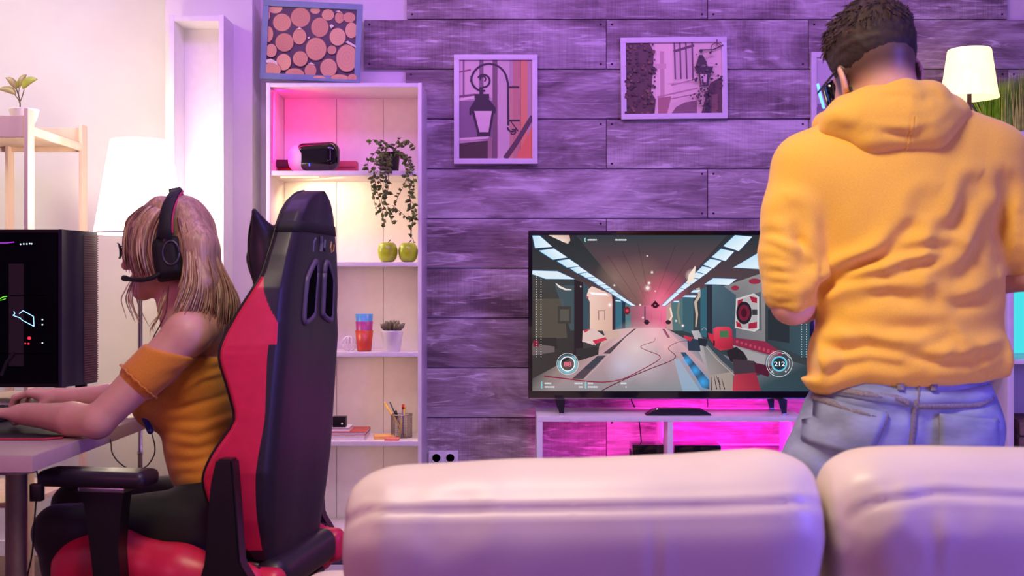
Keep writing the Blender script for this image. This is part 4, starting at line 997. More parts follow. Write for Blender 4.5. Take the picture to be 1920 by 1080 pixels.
mb.put('inner_hardware', M('dark_hardware',(9,7,11),.5), t)
# mouse pad, keyboard, mouse
t = thing('mouse_pad', (-1.34,2.86,DZ), 'wide black desk mat with a red stitched edge under the keyboard', 'mat')
pad = [(-1.62,2.66),(-1.06,2.655),(-1.03,2.68),(-1.07,3.26),(-1.10,3.28),(-1.62,3.28)]
MB().prism(pad, 2, DZ, DZ+.003).put('mat', m_blackm, t)
MB().tube([(a,b,DZ+.003) for a, b in pad]+[(pad[0][0],pad[0][1],DZ+.003)], .0022, 6).put('stitched_edge', M('red_edge',(186,40,56),.6), t)
t = thing('keyboard', (-1.38,2.98,DZ+.003), 'black computer keyboard under the woman\'s hands', 'keyboard')
Rk = Matrix.Translation((-1.37,2.99,DZ+.003)) @ Matrix.Rotation(PI/2-.08,4,'Z')
MB().box((-.20,-.07,0),(.20,.07,.018),.004).xf(Rk).put('body', m_black, t)
m_key = M('key_caps',(26,22,30),.45)
for i in range(14):
    for j in range(5): MB().box((-.188+i*.027,-.058+j*.0245,.018),(-.165+i*.027,-.037+j*.0245,.026),.002).xf(Rk).put('key', m_key, t)

# ---------------------------------------------------------------- cabinet, lamp and grass by the right edge
YC = 4.2; cz = 1.47
t = thing('white_cabinet', (1.95,4.38,0), 'white shelf cabinet beside the standing man with a cyan lit compartment', 'cabinet')
c0, c1, c2 = X_(1690,YC), X_(1895,YC), 2.6
panel_unit(t, [('top_board', (c0,YC,cz-.02), (c2,4.57,cz)), ('side_panel', (c0,YC,0), (c0+.02,4.57,cz-.02)), ('side_panel', (c2-.02,YC,0), (c2,4.57,cz-.02)), ('divider', (X_(1889,YC),YC,0), (X_(1901,YC),4.57,cz-.02)),
  ('shelf', (X_(1901,YC),YC,Z_(683,YC)), (c2-.02,4.56,Z_(675,YC))), ('shelf', (c0+.02,YC,Z_(683,YC)), (X_(1889,YC),4.56,Z_(675,YC))), ('back_panel', (c0+.02,4.56,.02), (c2-.02,4.57,cz-.02)),
  ('bottom_board', (c0+.02,YC,.02), (c2-.02,4.56,.04))], m_lac)
MB().box((X_(1901,YC)+.004,4.545,Z_(672,YC)), (c2-.03,4.552,Z_(380,YC))).put('light_panel', emis('cyan_panel',(70,226,232),1.0), t, label='glowing cyan panel')
t = thing('wicker_basket', (X_(1935,4.35),4.36,.04), 'woven brown basket in the lower compartment of the white cabinet', 'basket')
mb = MB(); bw = MB()
x0, x1 = X_(1903,4.3), X_(2000,4.3)
for j in range(10):
    for i in range(8):
        mb.box((x0+i*(x1-x0)/8,4.262-.004*((i+j) % 2),.04+j*.056), (x0+(i+1)*(x1-x0)/8,4.275-.004*((i+j) % 2),.04+j*.056+.05), .004)
mb.put('weave', M('wicker',(132,104,92),.7,var=.25,scale=60,bump=.3), t, kind='stuff'); MB().box((x0,4.276,.04), (x1,4.5,.60), .006).put('body', M('wicker_dark',(120,92,84),.8), t)
YQ = 4.33
c = Vector((X_(1817.5,YQ),YQ,cz)); k = YQ/F
t = thing('table_lamp', c, 'small table lamp with a glowing cream pleated shade on the white cabinet', 'lamp')
zb, zt_ = Z_(184,YQ)-cz, Z_(93,YQ)-cz
MB().lathe(c, [(53*k,zb),(50*k,zb+.02),(39*k,zt_-.006),(37.5*k,zt_),(37*k,zt_),(49.5*k,zb+.02),(52*k,zb)], 96, close=False, wob=lambda q,n,i: 1+.012*(q % 2)).put('lamp_shade', M('lit_cream_shade',(240,226,180),.8,emit=(255,236,166),es=1.25), t)
MB().lathe(c, [(.055,0),(.055,.012),(.02,.02),(.012,.05),(.02,.10),(.012,.16),(.008,.2),(.008,zb+.02),(.012,zb+.02),(.012,zb+.05),(.001,zb+.05)], 20).put('base', M('brown_lamp_base',(104,80,66),.5), t, True)
l = point('table_lamp_light', (c.x,c.y-.0,cz+zb+.06), 9.0, (1,.80,.45), .03); l.parent = t
t = thing('planter_grass', (2.0,4.4,cz), 'tall green artificial grass in a white planter box on the cabinet', 'plant')
g0, g1 = X_(1876,4.3), 2.35
mb = MB(); zp = Z_(246,4.3)
mb.box((g0,4.3,cz), (g1,4.312,zp), .003).box((g0,4.488,cz), (g1,4.5,zp), .003).box((g0,4.312,cz), (g0+.012,4.488,zp), .003).box((g1-.012,4.312,cz), (g1,4.488,zp), .003).box((g0+.01,4.31,cz), (g1-.01,4.49,cz+.01))
autosmooth(mb.put('planter', m_lac, t), 50)
MB().box((g0+.012,4.312,zp-.03), (g1-.012,4.488,zp-.02)).put('soil', m_soil, t)
gv = MB(); gy = MB()
for i in range(1500):
    x = rnd.uniform(X_(1822,4.4) if rnd.random() < .35 else g0, g1-.01); y = rnd.uniform(4.32,4.48) if x > g0+.02 else rnd.uniform(4.45,4.485)
    x0_ = max(x, g0+.014); h_ = rnd.uniform(.20,.30)*(.9+.1*math.sin(x*40)); w = rnd.uniform(.002,.0042)
    dx = (x-x0_)*1.1+rnd.uniform(-.02,.025)*(1 if x > g0+.06 else .3); dy = rnd.uniform(-.01,.01); b0 = Vector((x0_,y,zp-.02)); a = rnd.uniform(-.6,.6); s_ = Vector((math.cos(a),math.sin(a),0))*w
    m1 = b0+Vector((dx*.35,dy*.3,h_*.55)); m2 = b0+Vector((dx,dy,h_))
    (gv if rnd.random() < .6 else gy).add([b0-s_,b0+s_,m1+s_*.8,m1-s_*.8,m2],[(0,1,2,3),(3,2,4)])
gv.put('grass', M('grass_green',(112,168,40),.5,var=.4), t, kind='stuff'); gy.put('grass', M('grass_olive',(172,192,70),.5,var=.35), t, kind='stuff')
# ---------------------------------------------------------------- gaming chair
A9 = math.radians(9); CR = Vector((-.72, 2.92, 0))
t = ch = thing('gaming_chair', (0,0,0), 'red and black racing style gaming chair with the seated woman on it', 'chair')
m_red = M('red_leather', (206,34,72), .38, var=.06, scale=40, bump=.03)
m_blk = M('black_leather', (34,24,38), .42, var=.1, scale=60, bump=.03)
m_pipe = M('black_piping', (14,11,16), .5)
def interp(tab, z):
    for (a, b), (c, d) in zip(tab[:-1], tab[1:]):
        if z <= c: return b+(d-b)*max(0, (z-a))/(c-a)
    return tab[-1][1]
WB = [(.45,.185),(.55,.215),(.66,.232),(.80,.226),(.95,.218),(1.08,.203),(1.16,.178),(1.22,.150),(1.26,.125),(1.29,.095),(1.308,.06),(1.318,.012)]
FT = [(.45,.05),(.50,.085),(.57,.135),(.646,.158),(.70,.140),(.78,.092),(.86,.118),(.92,.142),(.96,.138),(1.03,.104),(1.10,.070),(1.18,.062),(1.28,.058),(1.318,.045)]
TW = [(.45,.0),(.60,.034),(.70,.034),(.78,.022),(.93,.042),(1.05,.026),(1.12,.010),(1.318,.0)]
def xb(z): return .20+.04*min(1, max(0, (z-.46)/.5))+.014*max(0, (z-1.02)/.23)
def smooth_tab(tab, z): return (interp(tab, z-.02)+2*interp(tab, z)+interp(tab, z+.02))/4
UU = [round(.025*i,3) for i in range(1,41)]
def section(z):
    w = interp(WB, z); f = smooth_tab(FT, z); wt = w+smooth_tab(TW, z); x = xb(z); p = []
    for u, dx in ((0,0),(.3,.003),(.6,.003),(.82,-.001),(.93,-.006)): p.append((x+dx, w*u))
    p.append((x-.018, w))
    for u in UU: p.append((x-.018-(f-.03)*u, w+(wt-w)*u**.8))
    p += [(x-f+.004, wt-.004), (x-f, max(.0,wt-.014)), (x-f+.005, max(0,wt-.03)), (x-max(.06,.8*f), .76*wt), (x-min(.085,max(.055,.9*f)), .45*wt), (x-min(.085,max(.055,.9*f)), 0)]
    return p
zs = list(np.linspace(.45,1.26,190))+[1.27,1.28,1.288,1.295,1.301,1.306,1.311,1.315,1.318]
rings = []
for z in zs:
    h = section(z); rings.append([(x,-y,z) for x,y in h]+[(x,y,z) for x,y in reversed(h[1:-1])])
n = len(rings[0]); nh = len(section(.8)); V = [p for r in rings for p in r]
groups = {'shell': [], 'red0': [], 'red1': []}
for i in range(len(zs)-1):
    for k in range(n):
        kk = k if k < nh-1 else n-1-k           # segment index on the half section
        z = (zs[i]+zs[i+1])/2; side = 0 if k < nh-1 else 1
        u = None if kk < 5 or kk > 47 else min(1, max(0,(kk-5+.5)*.025))
        g = 'shell'
        if u is not None and z > .475 and z < 1.0+.105*u**.8 and not (u < .15 and z < .95): g = 'red%d' % side
        groups[g].append((i*n+k, i*n+(k+1) % n, (i+1)*n+(k+1) % n, (i+1)*n+k))
groups['shell'] += [tuple(range(n)), tuple(reversed(range((len(zs)-1)*n, len(zs)*n)))]
def submesh(fs):
    used = sorted({i for f in fs for i in f}); mp = {i: j for j, i in enumerate(used)}
    return MB().add([V[i] for i in used], [tuple(mp[i] for i in f) for f in fs])
autosmooth(submesh(groups['shell']).put('backrest', m_blk, t), 55)
for g in ('red0','red1'): autosmooth(submesh(groups[g]).put('side_bolster', m_red, t, label='red leather side of the backrest'), 55)
tip = [(section(z)[47][0]-.002, -section(z)[47][1], z) for z in zs]
MB().tube(tip+[(a,-b,c) for a,b,c in reversed(tip)], .0042, 6).put('piping', m_pipe, t, True)
# harness slots: raised frames round black insets that paint the shade of the holes
for sgn in (-1, 1):
    q = [(-a+.008,b) for a,b in [(.030,1.118),(.036,1.140),(.050,1.142),(.092,1.108),(.101,1.085),(.106,1.020),(.096,.998),(.042,1.012),(.034,1.03)]]
    if sgn > 0: q = [(-a+.016,b) for a,b in q]
    loop = [(xb(z)+.004, y, z) for y, z in q]; cen = Vector((sum(a[0] for a in loop),sum(a[1] for a in loop),sum(a[2] for a in loop)))/len(loop)
    cl = [Vector(p) for p in loop]; sm = catmull(cl+[cl[0]],4)
    fr = MB().tube(sm, .0075, 8).put('harness_slot', M('slot_rim_%d' % sgn,(84,70,96),.45), t, True)
    inn = [cen+(p-cen)*.86+Vector((.0045,0,0)) for p in sm[:-1]]
    MB().add([tuple(p) for p in inn]+[tuple(p-Vector((.01,0,0))) for p in inn], [tuple(range(len(inn))), tuple(reversed(range(len(inn),2*len(inn))))]+[(i,(i+1)%len(inn),(i+1)%len(inn)+len(inn),i+len(inn)) for i in range(len(inn))]).put('slot_inset', M('painted_slot_dark',(3,3,4),.9,spec=.05), fr)
# embroidered marks under the strap
mb = MB(); z0 = 1.19
def stitch(pts, w): mb.tube([(xb(z)+.0035, y, z) for y, z in pts], w, 5, flat=.5)
m_th = M('grey_thread',(96,92,120),.7); m_th2 = M('gold_thread',(190,150,90),.6)
stitch([(-.04,1.20),(-.052,1.19),(-.052,1.168)],.004); stitch([(.0,1.206),(.006,1.19),(.004,1.17)],.004); stitch([(.03,1.2),(.028,1.18),(.04,1.172)],.003)
mb.put('embroidery', m_th, t, label='grey embroidered marks'); mb = MB()
stitch([(.085,1.196),(.078,1.182),(.088,1.170),(.102,1.174),(.104,1.19)],.0035); mb.put('embroidery', m_th2, t, label='gold embroidered mark')
# head pillow and strap
def strap_ring(z, off):
    h = section(z); r = [(x,-y) for x,y in h]+[(x,y) for x,y in reversed(h[1:-1])]
    cx_ = sum(p[0] for p in r)/len(r); out = []
    for x, y in r:
        d = Vector((x-cx_, y)); l = d.length or 1; out.append((x+(x-cx_)/l*off, y+y/l*off, z))
    return out
r0, r1, r2, r3 = strap_ring(1.212,.0005), strap_ring(1.213,.004), strap_ring(1.236,.0045), strap_ring(1.237,.0005); m_ = len(r0)
MB().add(r0+r1+r2+r3, [(j*m_+k,j*m_+(k+1)%m_,(j+1)*m_+(k+1)%m_,(j+1)*m_+k) for j in range(3) for k in range(m_)]).put('pillow_strap', m_blackm, t, True)
s = SDF((.0,-.22,1.02), (.22,.22,1.32), .005)
pc = .158
s.ell((pc,0,1.155), (.045,.135,.085), .02)
for sg in (-1, 1):
    s.cone((pc-.0,sg*.10,1.17), (pc-.012,sg*.165,1.262), .045, .006, .05); s.cone((pc,sg*.1,1.13), (pc-.005,sg*.135,1.085), .04, .018, .04)
place('head_pillow', s.mesh('head_pillow'), m_blk, t, True)
MB().tube(catmull([(pc-.012,-.165,1.262),(pc-.036,-.135,1.20),(pc-.032,-.14,1.13),(pc-.014,-.135,1.085)],6), .0028, 6).put('pillow_seam', m_pipe, t, True)
# seat
s = SDF((-.42,-.34,.30), (.26,.34,.58), .008)
s.rbox((-.06,0,.40), (.25,.20,.055), .04, .02); place('seat', s.mesh('seat'), m_blk, t, True)
for sg in (-1, 1):
    s = SDF((-.42,-.36,.28), (.26,.36,.60), .007)
    s.chain([(-.27,sg*.20,.445),(-.16,sg*.238,.452),(.0,sg*.245,.425),(.16,sg*.24,.40)], [.052,.06,.058,.05], .03, (1,1,.9)); s.chain([(-.27,sg*.20,.40),(.16,sg*.235,.375)],[.05,.05],.04)
    s.rbox((-.30,sg*.13,.42),(.045,.10,.055),.04,.03)
    me = s.mesh('seat_bolster'); place('seat_bolster', me, m_red, t, True, label='red leather side of the seat')
    MB().tube(catmull([(-.31,sg*.19,.492),(-.22,sg*.225,.507),(-.12,sg*.245,.506),(.0,sg*.25,.483),(.10,sg*.245,.462),(.19,sg*.24,.448)],6), .004, 6).put('piping', m_pipe, t, True)
s = SDF((.08,-.25,.33),(.30,.25,.50),.008); s.rbox((.195,0,.41),(.042,.205,.045),.035,.01); place('seat_rear', s.mesh('seat_rear'), m_blk, t, True)
for sg in (-1, 1): s = SDF((.08,-.3,.33),(.30,.3,.50),.007); s.rbox((.20,sg*.225,.40),(.045,.03,.045),.025,.01); place('seat_corner', s.mesh('seat_corner'), m_red, t, True, label='red rear corner of the seat')
autosmooth(MB().box((-.25,-.2,.31),(.2,.2,.35),.01).put('seat_plate', m_black, t), 50)
for sg in (-1, 1):
    # recline bracket
    q = [(-.03,.34),(-.01,.395),(.07,.42),(.085,.47),(.098,.64),(.112,.70),(.150,.70),(.154,.66),(.168,.47),(.20,.42),(.20,.34)]
    br = MB().prism(q, 1, sg*.262, sg*.306); bm = bmesh.new(); bm.from_mesh(br.mesh()); bmesh.ops.bevel(bm, geom=bm.edges[:], offset=.005, segments=2, affect='EDGES'); autosmooth(MB().bm(bm).put('recline_bracket', m_black, t), 40)
    # armrest
    s = SDF((-.36,sg*.33-.09,.60),(.05,sg*.33+.09,.70),.0045)
    s.rbox((-.155,sg*.325,.657),(.128,.046,.019),.016,.006); s.cone((-.27,sg*.325,.65),(-.13,sg*.325,.655),.012,.016,.02)
    ar = place('armrest', s.mesh('armrest'), m_blk, t, True)
    MB().box((-.19,sg*.325-.028,.628),(-.08,sg*.325+.028,.639),.003).put('armrest_plate', m_chrome, ar)
    q = [(-.205,.630),(-.085,.630),(-.09,.60),(-.098,.50),(-.085,.33),(-.145,.33),(-.165,.50),(-.18,.60)]
    autosmooth(MB().prism(q, 1, sg*.305, sg*.345).put('armrest_post', m_black, t), 40)
    autosmooth(MB().box((-.15,sg*.10,.315),(-.09,sg*.345,.34),.006).put('armrest_bracket', m_black, t), 50)
MB().lathe((-.02,0,0), [(.03,.10),(.03,.22),(.022,.22),(.022,.31)], 20).put('gas_lift', m_black, t, True)
for i in range(5):
    a = 2*PI*i/5+.3; mb = MB(); mb.tube([(-.02,0,.105),(-.02+.31*math.cos(a),.31*math.sin(a),.075)], [.032,.02], 8, flat=.7); mb.put('base_leg', m_black, t, True)
    q = Vector((-.02+.31*math.cos(a),.31*math.sin(a),.0)); MB().tube([q+Vector((math.sin(a)*.025,-math.cos(a)*.025,.028)), q-Vector((math.sin(a)*.025,-math.cos(a)*.025,-.028))], .028, 14).tube([q+Vector((0,0,.03)), q+Vector((0,0,.075))], .009, 8).put('caster', m_black, t, True)
ch.location = CR; ch.rotation_euler = (0,0,-A9)
def chair_w(x, y, z): return Vector((CR.x+x*math.cos(A9)+y*math.sin(A9), CR.y-x*math.sin(A9)+y*math.cos(A9), z))

# ---------------------------------------------------------------- sofa seen from behind
t = thing('sofa', (.42,1.85,0), 'white leather sofa in the foreground seen from behind with two back cushions', 'sofa')
m_sofa = M('white_leather', (226,210,200), .42, var=.035, scale=9, bump=.04)
def smoothnoise(co, f, seed):
    r = np.random.RandomState(seed); out = np.zeros(len(co))
    for i in range(7):
        k = r.normal(size=3)*f*(1+i*.35); out += np.sin(co@k+r.uniform(0,6.28))/(1+i*.5)
    return out/3
for i, (x0, x1, roll, sd) in enumerate(((-.228,.414,-.020,1),(.4185,1.12,.010,2))):
    cx, hw = (x0+x1)/2, (x1-x0)/2
    s = SDF((x0-.05,1.42,.36),(x1+.05,1.84,.95),.0075)
    R = Matrix.Rotation(roll,3,'Y')
    s.rbox((cx,1.605,.606),(hw-.004,.095,.225),.085,.0,rot=R)
    s.chain([(x0+.07,1.60,.734),(x1-.07,1.60,.763)] if i == 0 else [(x0+.07,1.60,.773),(x1-.07,1.60,.764)],[.088,.092],.05)
    s.cone((x0+.09,1.56,.58),(x1-.09,1.56,.58),.075,.075,.05)
    s.cut((x0+.001,0,0),(-1,0,0),.02); s.cut((x1-.001,0,0),(1,0,0),.02)
    me = s.mesh('b',3)
    co = coords(me); displace(me, .0028*smoothnoise(co,9,sd)*np.clip((co[:,2]-.4)*6,0,1))
    zq = (lambda px, py: (X_(px,1.52), Z_(py,1.52)))
    seam = [zq(*p) for p in ((628,1005),(645,985),(690,960),(900,956),(1100,952),(1350,946),(1480,940),(1530,945),(1550,958))] if i == 0 else [zq(*p) for p in ((1592,975),(1620,950),(1650,940),(1750,924),(1900,930),(2100,940),(2250,960))]
    N_ = normals(me)
    def selb(c): return np.clip(-N_[:,1]*2+.35,0,1)*(c[:,1] < 1.62)
    folds(me, [seam], selb, .0032, .0045)
    vl = [zq(1222,945),zq(1224,1000),zq(1222,1080),zq(1222,1200)] if i == 0 else [zq(1750,930),zq(1740,980),zq(1745,1100)]
    wr = [([zq(645,985),zq(668,962),zq(690,950)],1.3,1.3), ([zq(640,1010),zq(655,990),zq(680,985)],1,1.4), ([zq(825,1000),zq(850,975),zq(870,965)],.8,2), ([zq(1525,930),zq(1535,955),zq(1540,980)],1,1.4)] if i == 0 else [([zq(1610,965),zq(1640,940),zq(1665,932)],1.4,1.4), ([zq(1605,1000),zq(1612,970),zq(1630,950)],1.2,1.5), ([zq(1725,970),zq(1735,940),zq(1745,930)],1,1.5), ([zq(1795,960),zq(1800,940),zq(1808,930)],.9,1.5)]
    N_ = normals(me); folds(me, [(vl,.4,.8)]+wr, selb, .0042, .0085)
    place('back_cushion', me, m_sofa, t, True)
def cushion(name, c, hs, r, h=.012):
    s = SDF([c[j]-hs[j]-.05 for j in range(3)],[c[j]+hs[j]+.05 for j in range(3)],h); s.rbox(c,hs,r,.0); return place(name, s.mesh(name), m_sofa, t, True)
cushion('seat_cushion',(.095,1.99,.40),(.318,.30,.07),.05); cushion('seat_cushion',(.77,1.99,.40),(.345,.30,.07),.05)
cushion('base',(.44,1.87,.20),(.67,.37,.13),.03); cushion('armrest',(-.32,1.88,.33),(.085,.38,.22),.06); cushion('armrest',(1.21,1.88,.33),(.085,.38,.22),.06)
for x in (-.33,1.22):
    for y in (1.55,2.2): MB().lathe((x,y,0),[(.018,0),(.026,.12)],14).put('leg', m_black, t, True)
# ---------------------------------------------------------------- people: shared builders
def head(s, C, R, sc=1.0, female=False):
    def w(x, y, z): return C+R @ (Vector((x, y, z))*sc)
    def el(c, r, k=.02, op='add', rr=None): s.ell(w(*c), [q*sc for q in r], k, op, rr if rr is not None else R)
    def co(a, b, ra, rb, k=.015, op='add'): s.cone(w(*a), w(*b), ra*sc, rb*sc, k, op)
    el((0,-.014,.032),(.076,.097,.087)); el((0,.03,-.02),(.063,.066,.088)); el((0,.034,-.066),(.050 if female else .056,.052,.046))
    for q in (-1, 1):
        co((q*.052,.012,-.055),(q*.012,.074,-.100),.020,.017,.03)
        el((q*.038,.068,-.028),(.022,.020,.020),.03)
    el((0,.080,-.104),(.02,.014,.014),.02)
    co((-.034,.083,.026),(.034,.083,.026),.011,.011,.02)
    for q in (-1, 1): el((q*.031,.101,.006),(.017,.014,.011),.014,'sub')
    co((0,.094,.012),(0,.113,-.032),.0075,.0100,.012); el((0,.112,-.036),(.010,.010,.008),.008)
    for q in (-1, 1): el((q*.012,.102,-.040),(.0075,.009,.0065),.006)
    el((0,.093,-.064),(.023,.011,.0048),.006); el((0,.092,-.0725),(.020,.010,.0055),.006); co((-.022,.098,-.0685),(.022,.098,-.0685),.0012,.0012,.004,'sub')
    for q in (-1, 1):
        eR = R @ Matrix.Rotation(q*.38,3,'Z') @ Matrix.Rotation(-.2,3,'X')
        el((q*.080,-.014,-.010),(.0075,.019,.032),.006,'add',eR); el((q*.0865,-.008,-.006),(.005,.011,.020),.005,'sub',eR); el((q*.077,-.004,-.034),(.006,.010,.010),.006)
    return w
def eyes(C, R, parent, sc, iris):
    m_eye = M('eye_white',(232,226,222),.2); m_ir = M('iris_%d' % iris[0], iris, .15)
    for q in (-1, 1):
        c = C+R @ (Vector((q*.031,.082,.006))*sc); e = MB().sphere(c, .0125*sc, 16, 10).put('eye', m_eye, parent, True)
        c2 = c+R @ Vector((0,.0090*sc,0)); MB().sphere(c2, .0050*sc, 12, 8).put('iris', m_ir, e, True)
def hand(s, W_, d, n, t, sc=1.0, curls=((25,40,25),)*4, spread=.05, thumb=(.62,.72,.30)):
    d, n, t = Vector(d).normalized(), Vector(n), Vector(t); n = (n-d*n.dot(d)).normalized(); t = (t-d*t.dot(d)-n*t.dot(n)).normalized()
    kn = []
    for i, (off, L) in enumerate(((.029,.082),(.0105,.087),(-.0085,.083),(-.026,.074))):
        b = W_+(d*L+t*off)*sc; kn.append(b); s.cone(W_+(d*.012+t*off*.55)*sc, b, .0135*sc, .0105*sc, .012*sc)
    s.cone(W_-d*.03*sc, W_+d*.02*sc, .0225*sc, .0215*sc, .02*sc, 'add')
    s.ell(W_+(d*.035+t*.020+n*.006)*sc, (.016*sc,.016*sc,.016*sc), .02*sc)
    lens = ((.043,.026,.021),(.047,.030,.022),(.043,.027,.021),(.033,.021,.018))
    for i in range(4):
        ang = 0; p = kn[i]; r0 = .0092*sc if i < 3 else .0078*sc; lat = t*spread*(1.2-.8*i)
        for j in range(3):
            ang += math.radians(curls[i][j]); dd = ((d+lat).normalized()*math.cos(ang)+n*math.sin(ang)).normalized()
            q = p+dd*lens[i][j]*sc; s.cone(p, q, r0*(1-.09*j), r0*(1-.09*(j+1)), .0035*sc); p = q
    p = W_+(d*.022+t*.024+n*.004)*sc; dd = (d*thumb[0]+t*thumb[1]+n*thumb[2]).normalized()
    for L, r0, r1 in ((.042,.0135,.0112),(.033,.0110,.0100),(.026,.0098,.0076)):
        q = p+dd*L*sc; s.cone(p, q, r0*sc, r1*sc, .006*sc); p = q; dd = (dd+d*.28-t*.12+n*.12).normalized()
def skin_mat(name, base):
    m = bpy.data.materials.new(name); m.use_nodes = True; nt = m.node_tree; N = nt.nodes; L = nt.links; b = N['Principled BSDF']
    at = N.new('ShaderNodeAttribute'); at.attribute_name = 'Col'; tc = N.new('ShaderNodeTexCoord'); nz = N.new('ShaderNodeTexNoise'); nz.inputs['Scale'].default_value = 45; nz.inputs['Detail'].default_value = 4
    L.new(tc.outputs['Object'], nz.inputs[0]); mx = N.new('ShaderNodeMix'); mx.data_type = 'RGBA'; mx.blend_type = 'MULTIPLY'; mx.inputs[0].default_value = .25
    L.new(at.outputs['Color'], mx.inputs[6]); L.new(nz.outputs['Color'], mx.inputs[7]); L.new(mx.outputs[2], b.inputs['Base Color'])
    b.inputs['Roughness'].default_value = .48; b.inputs['Subsurface Weight'].default_value = .12; b.inputs['Subsurface Radius'].default_value = (.02,.008,.005); b.inputs['Subsurface Scale'].default_value = .6
    return m
def hair_mat(name, rough=.45, stretch=(60,60,4)):
    m = bpy.data.materials.new(name); m.use_nodes = True; nt = m.node_tree; N = nt.nodes; L = nt.links; b = N['Principled BSDF']
    at = N.new('ShaderNodeAttribute'); at.attribute_name = 'Col'; tc = N.new('ShaderNodeTexCoord'); mp = N.new('ShaderNodeMapping'); mp.inputs['Scale'].default_value = stretch
    nz = N.new('ShaderNodeTexNoise'); nz.inputs['Scale'].default_value = 3; nz.inputs['Detail'].default_value = 5; L.new(tc.outputs['Object'], mp.inputs[0]); L.new(mp.outputs[0], nz.inputs[0])
    rp = N.new('ShaderNodeMapRange'); rp.inputs[1].default_value = .3; rp.inputs[2].default_value = .7; rp.inputs[3].default_value = .6; rp.inputs[4].default_value = 1.2
    L.new(nz.outputs[0], rp.inputs[0]); mx = N.new('ShaderNodeVectorMath'); mx.operation = 'SCALE'; L.new(at.outputs['Color'], mx.inputs[0]); L.new(rp.outputs[0], mx.inputs['Scale']); L.new(mx.outputs[0], b.inputs['Base Color'])
    b.inputs['Roughness'].default_value = rough; bp = N.new('ShaderNodeBump'); bp.inputs['Strength'].default_value = .4; bp.inputs['Distance'].default_value = .004; L.new(nz.outputs[0], bp.inputs['Height']); L.new(bp.outputs[0], b.inputs['Normal'])
    return m
def set_col(me, arr):
    ca = me.color_attributes.new('Col', 'FLOAT_COLOR', 'POINT'); a = np.ones((len(me.vertices), 4), np.float32); a[:, :3] = arr; ca.data.foreach_set('color', a.ravel())
def lc(c): return np.array(lin(c)[:3])
def fabric(name, rgb, scale=260, bump=.12, rough=.85): return M(name, rgb, rough, var=.07, scale=scale, bump=bump, sheen=.25)

# ---------------------------------------------------------------- seated woman
YW = 2.9
Hc = Vector((-.845,2.885,1.178)); RW = Matrix.Rotation(PI/2,3,'Z') @ Matrix.Rotation(-.10,3,'X')
fs, ns = Vector((-.785,3.055,.968)), Vector((-.758,2.735,.972))
fe, ne = Vector((-1.0,3.13,.785)), Vector((-.945,2.675,.775))
fw, nw = Vector((-1.195,3.11,.788)), Vector((-1.155,2.79,.780))
s = SDF((-1.42,2.58,0),(-.52,3.26,1.31),.0042)
hw = head(s, Hc, RW, .97, True)
s.cone((-.80,2.895,1.0), Hc+RW @ Vector((0,-.02,-.06)), .050, .047, .03)
s.cone((-.80,2.895,.99),(-.82,2.89,1.03),.058,.05,.03)
s.ell((-.785,2.895,.90),(.078,.132,.12),.03); s.ell((-.765,2.895,.72),(.066,.10,.14),.04); s.ell((-.69,2.905,.56),(.10,.155,.10),.04)
for a in (fs, ns): s.cone((-.785,2.895,.985), a, .05, .05, .04)
s.cone((-.74,2.80,.99),(-.74,2.99,.99),.045,.045,.04)
for a, e, w_ in ((fs,fe,fw),(ns,ne,nw)):
    s.cone(a, a.lerp(e,.5), .051, .0435, .02); s.cone(a.lerp(e,.5), e, .0435, .037, .01); s.cone(e, e.lerp(w_,.35), .038, .039, .012); s.cone(e.lerp(w_,.35), w_, .039, .0245, .01)
hand(s, fw, (-1,.02,.22), (0,.1,-1), (0,-1,0), .93, ((30,50,30),(30,48,30),(28,50,30),(30,50,30)), .04, (.55,.55,.75))
hand(s, nw, (-1,.26,.03), (0,0,-1), (0,1,0), .93, ((22,34,22),(22,32,22),(22,34,22),(24,34,20)), .04)
lk, fk = Vector((-1.075,2.79,.502)), Vector((-1.135,3.06,.512))
for hp, kn, an in (((-.70,2.805,.525),lk,(-1.03,2.80,.10)),((-.71,3.0,.525),fk,(-1.10,3.05,.10))):
    s.cone(hp, kn, .074, .050, .03); s.cone(kn, an, .046, .032, .02); s.cone(Vector(an)+Vector((.03,0,-.06)), Vector(an)+Vector((-.14,0,-.068)), .034, .026, .02)
me = s.mesh('person', 2)
co = coords(me); base = np.tile(lc((222,168,146)), (len(co),1))
d = np.sqrt(((co-np.array(hw(0,.1,-.068)))**2*np.array([1,1.0,4])).sum(1)); m_ = np.clip(1.4-d/.018,0,1)[:,None]; base = base*(1-m_)+lc((184,92,92))*m_
set_col(me, base)
woman = place('person', me, skin_mat('skin_fair', None), None, True)
tag(woman, 'blonde woman in a mustard off shoulder top sitting at the desk facing the computer', 'person')
WL[woman.name] = woman.location.copy()
eyes(Hc, RW, woman, .97, (70,90,110))
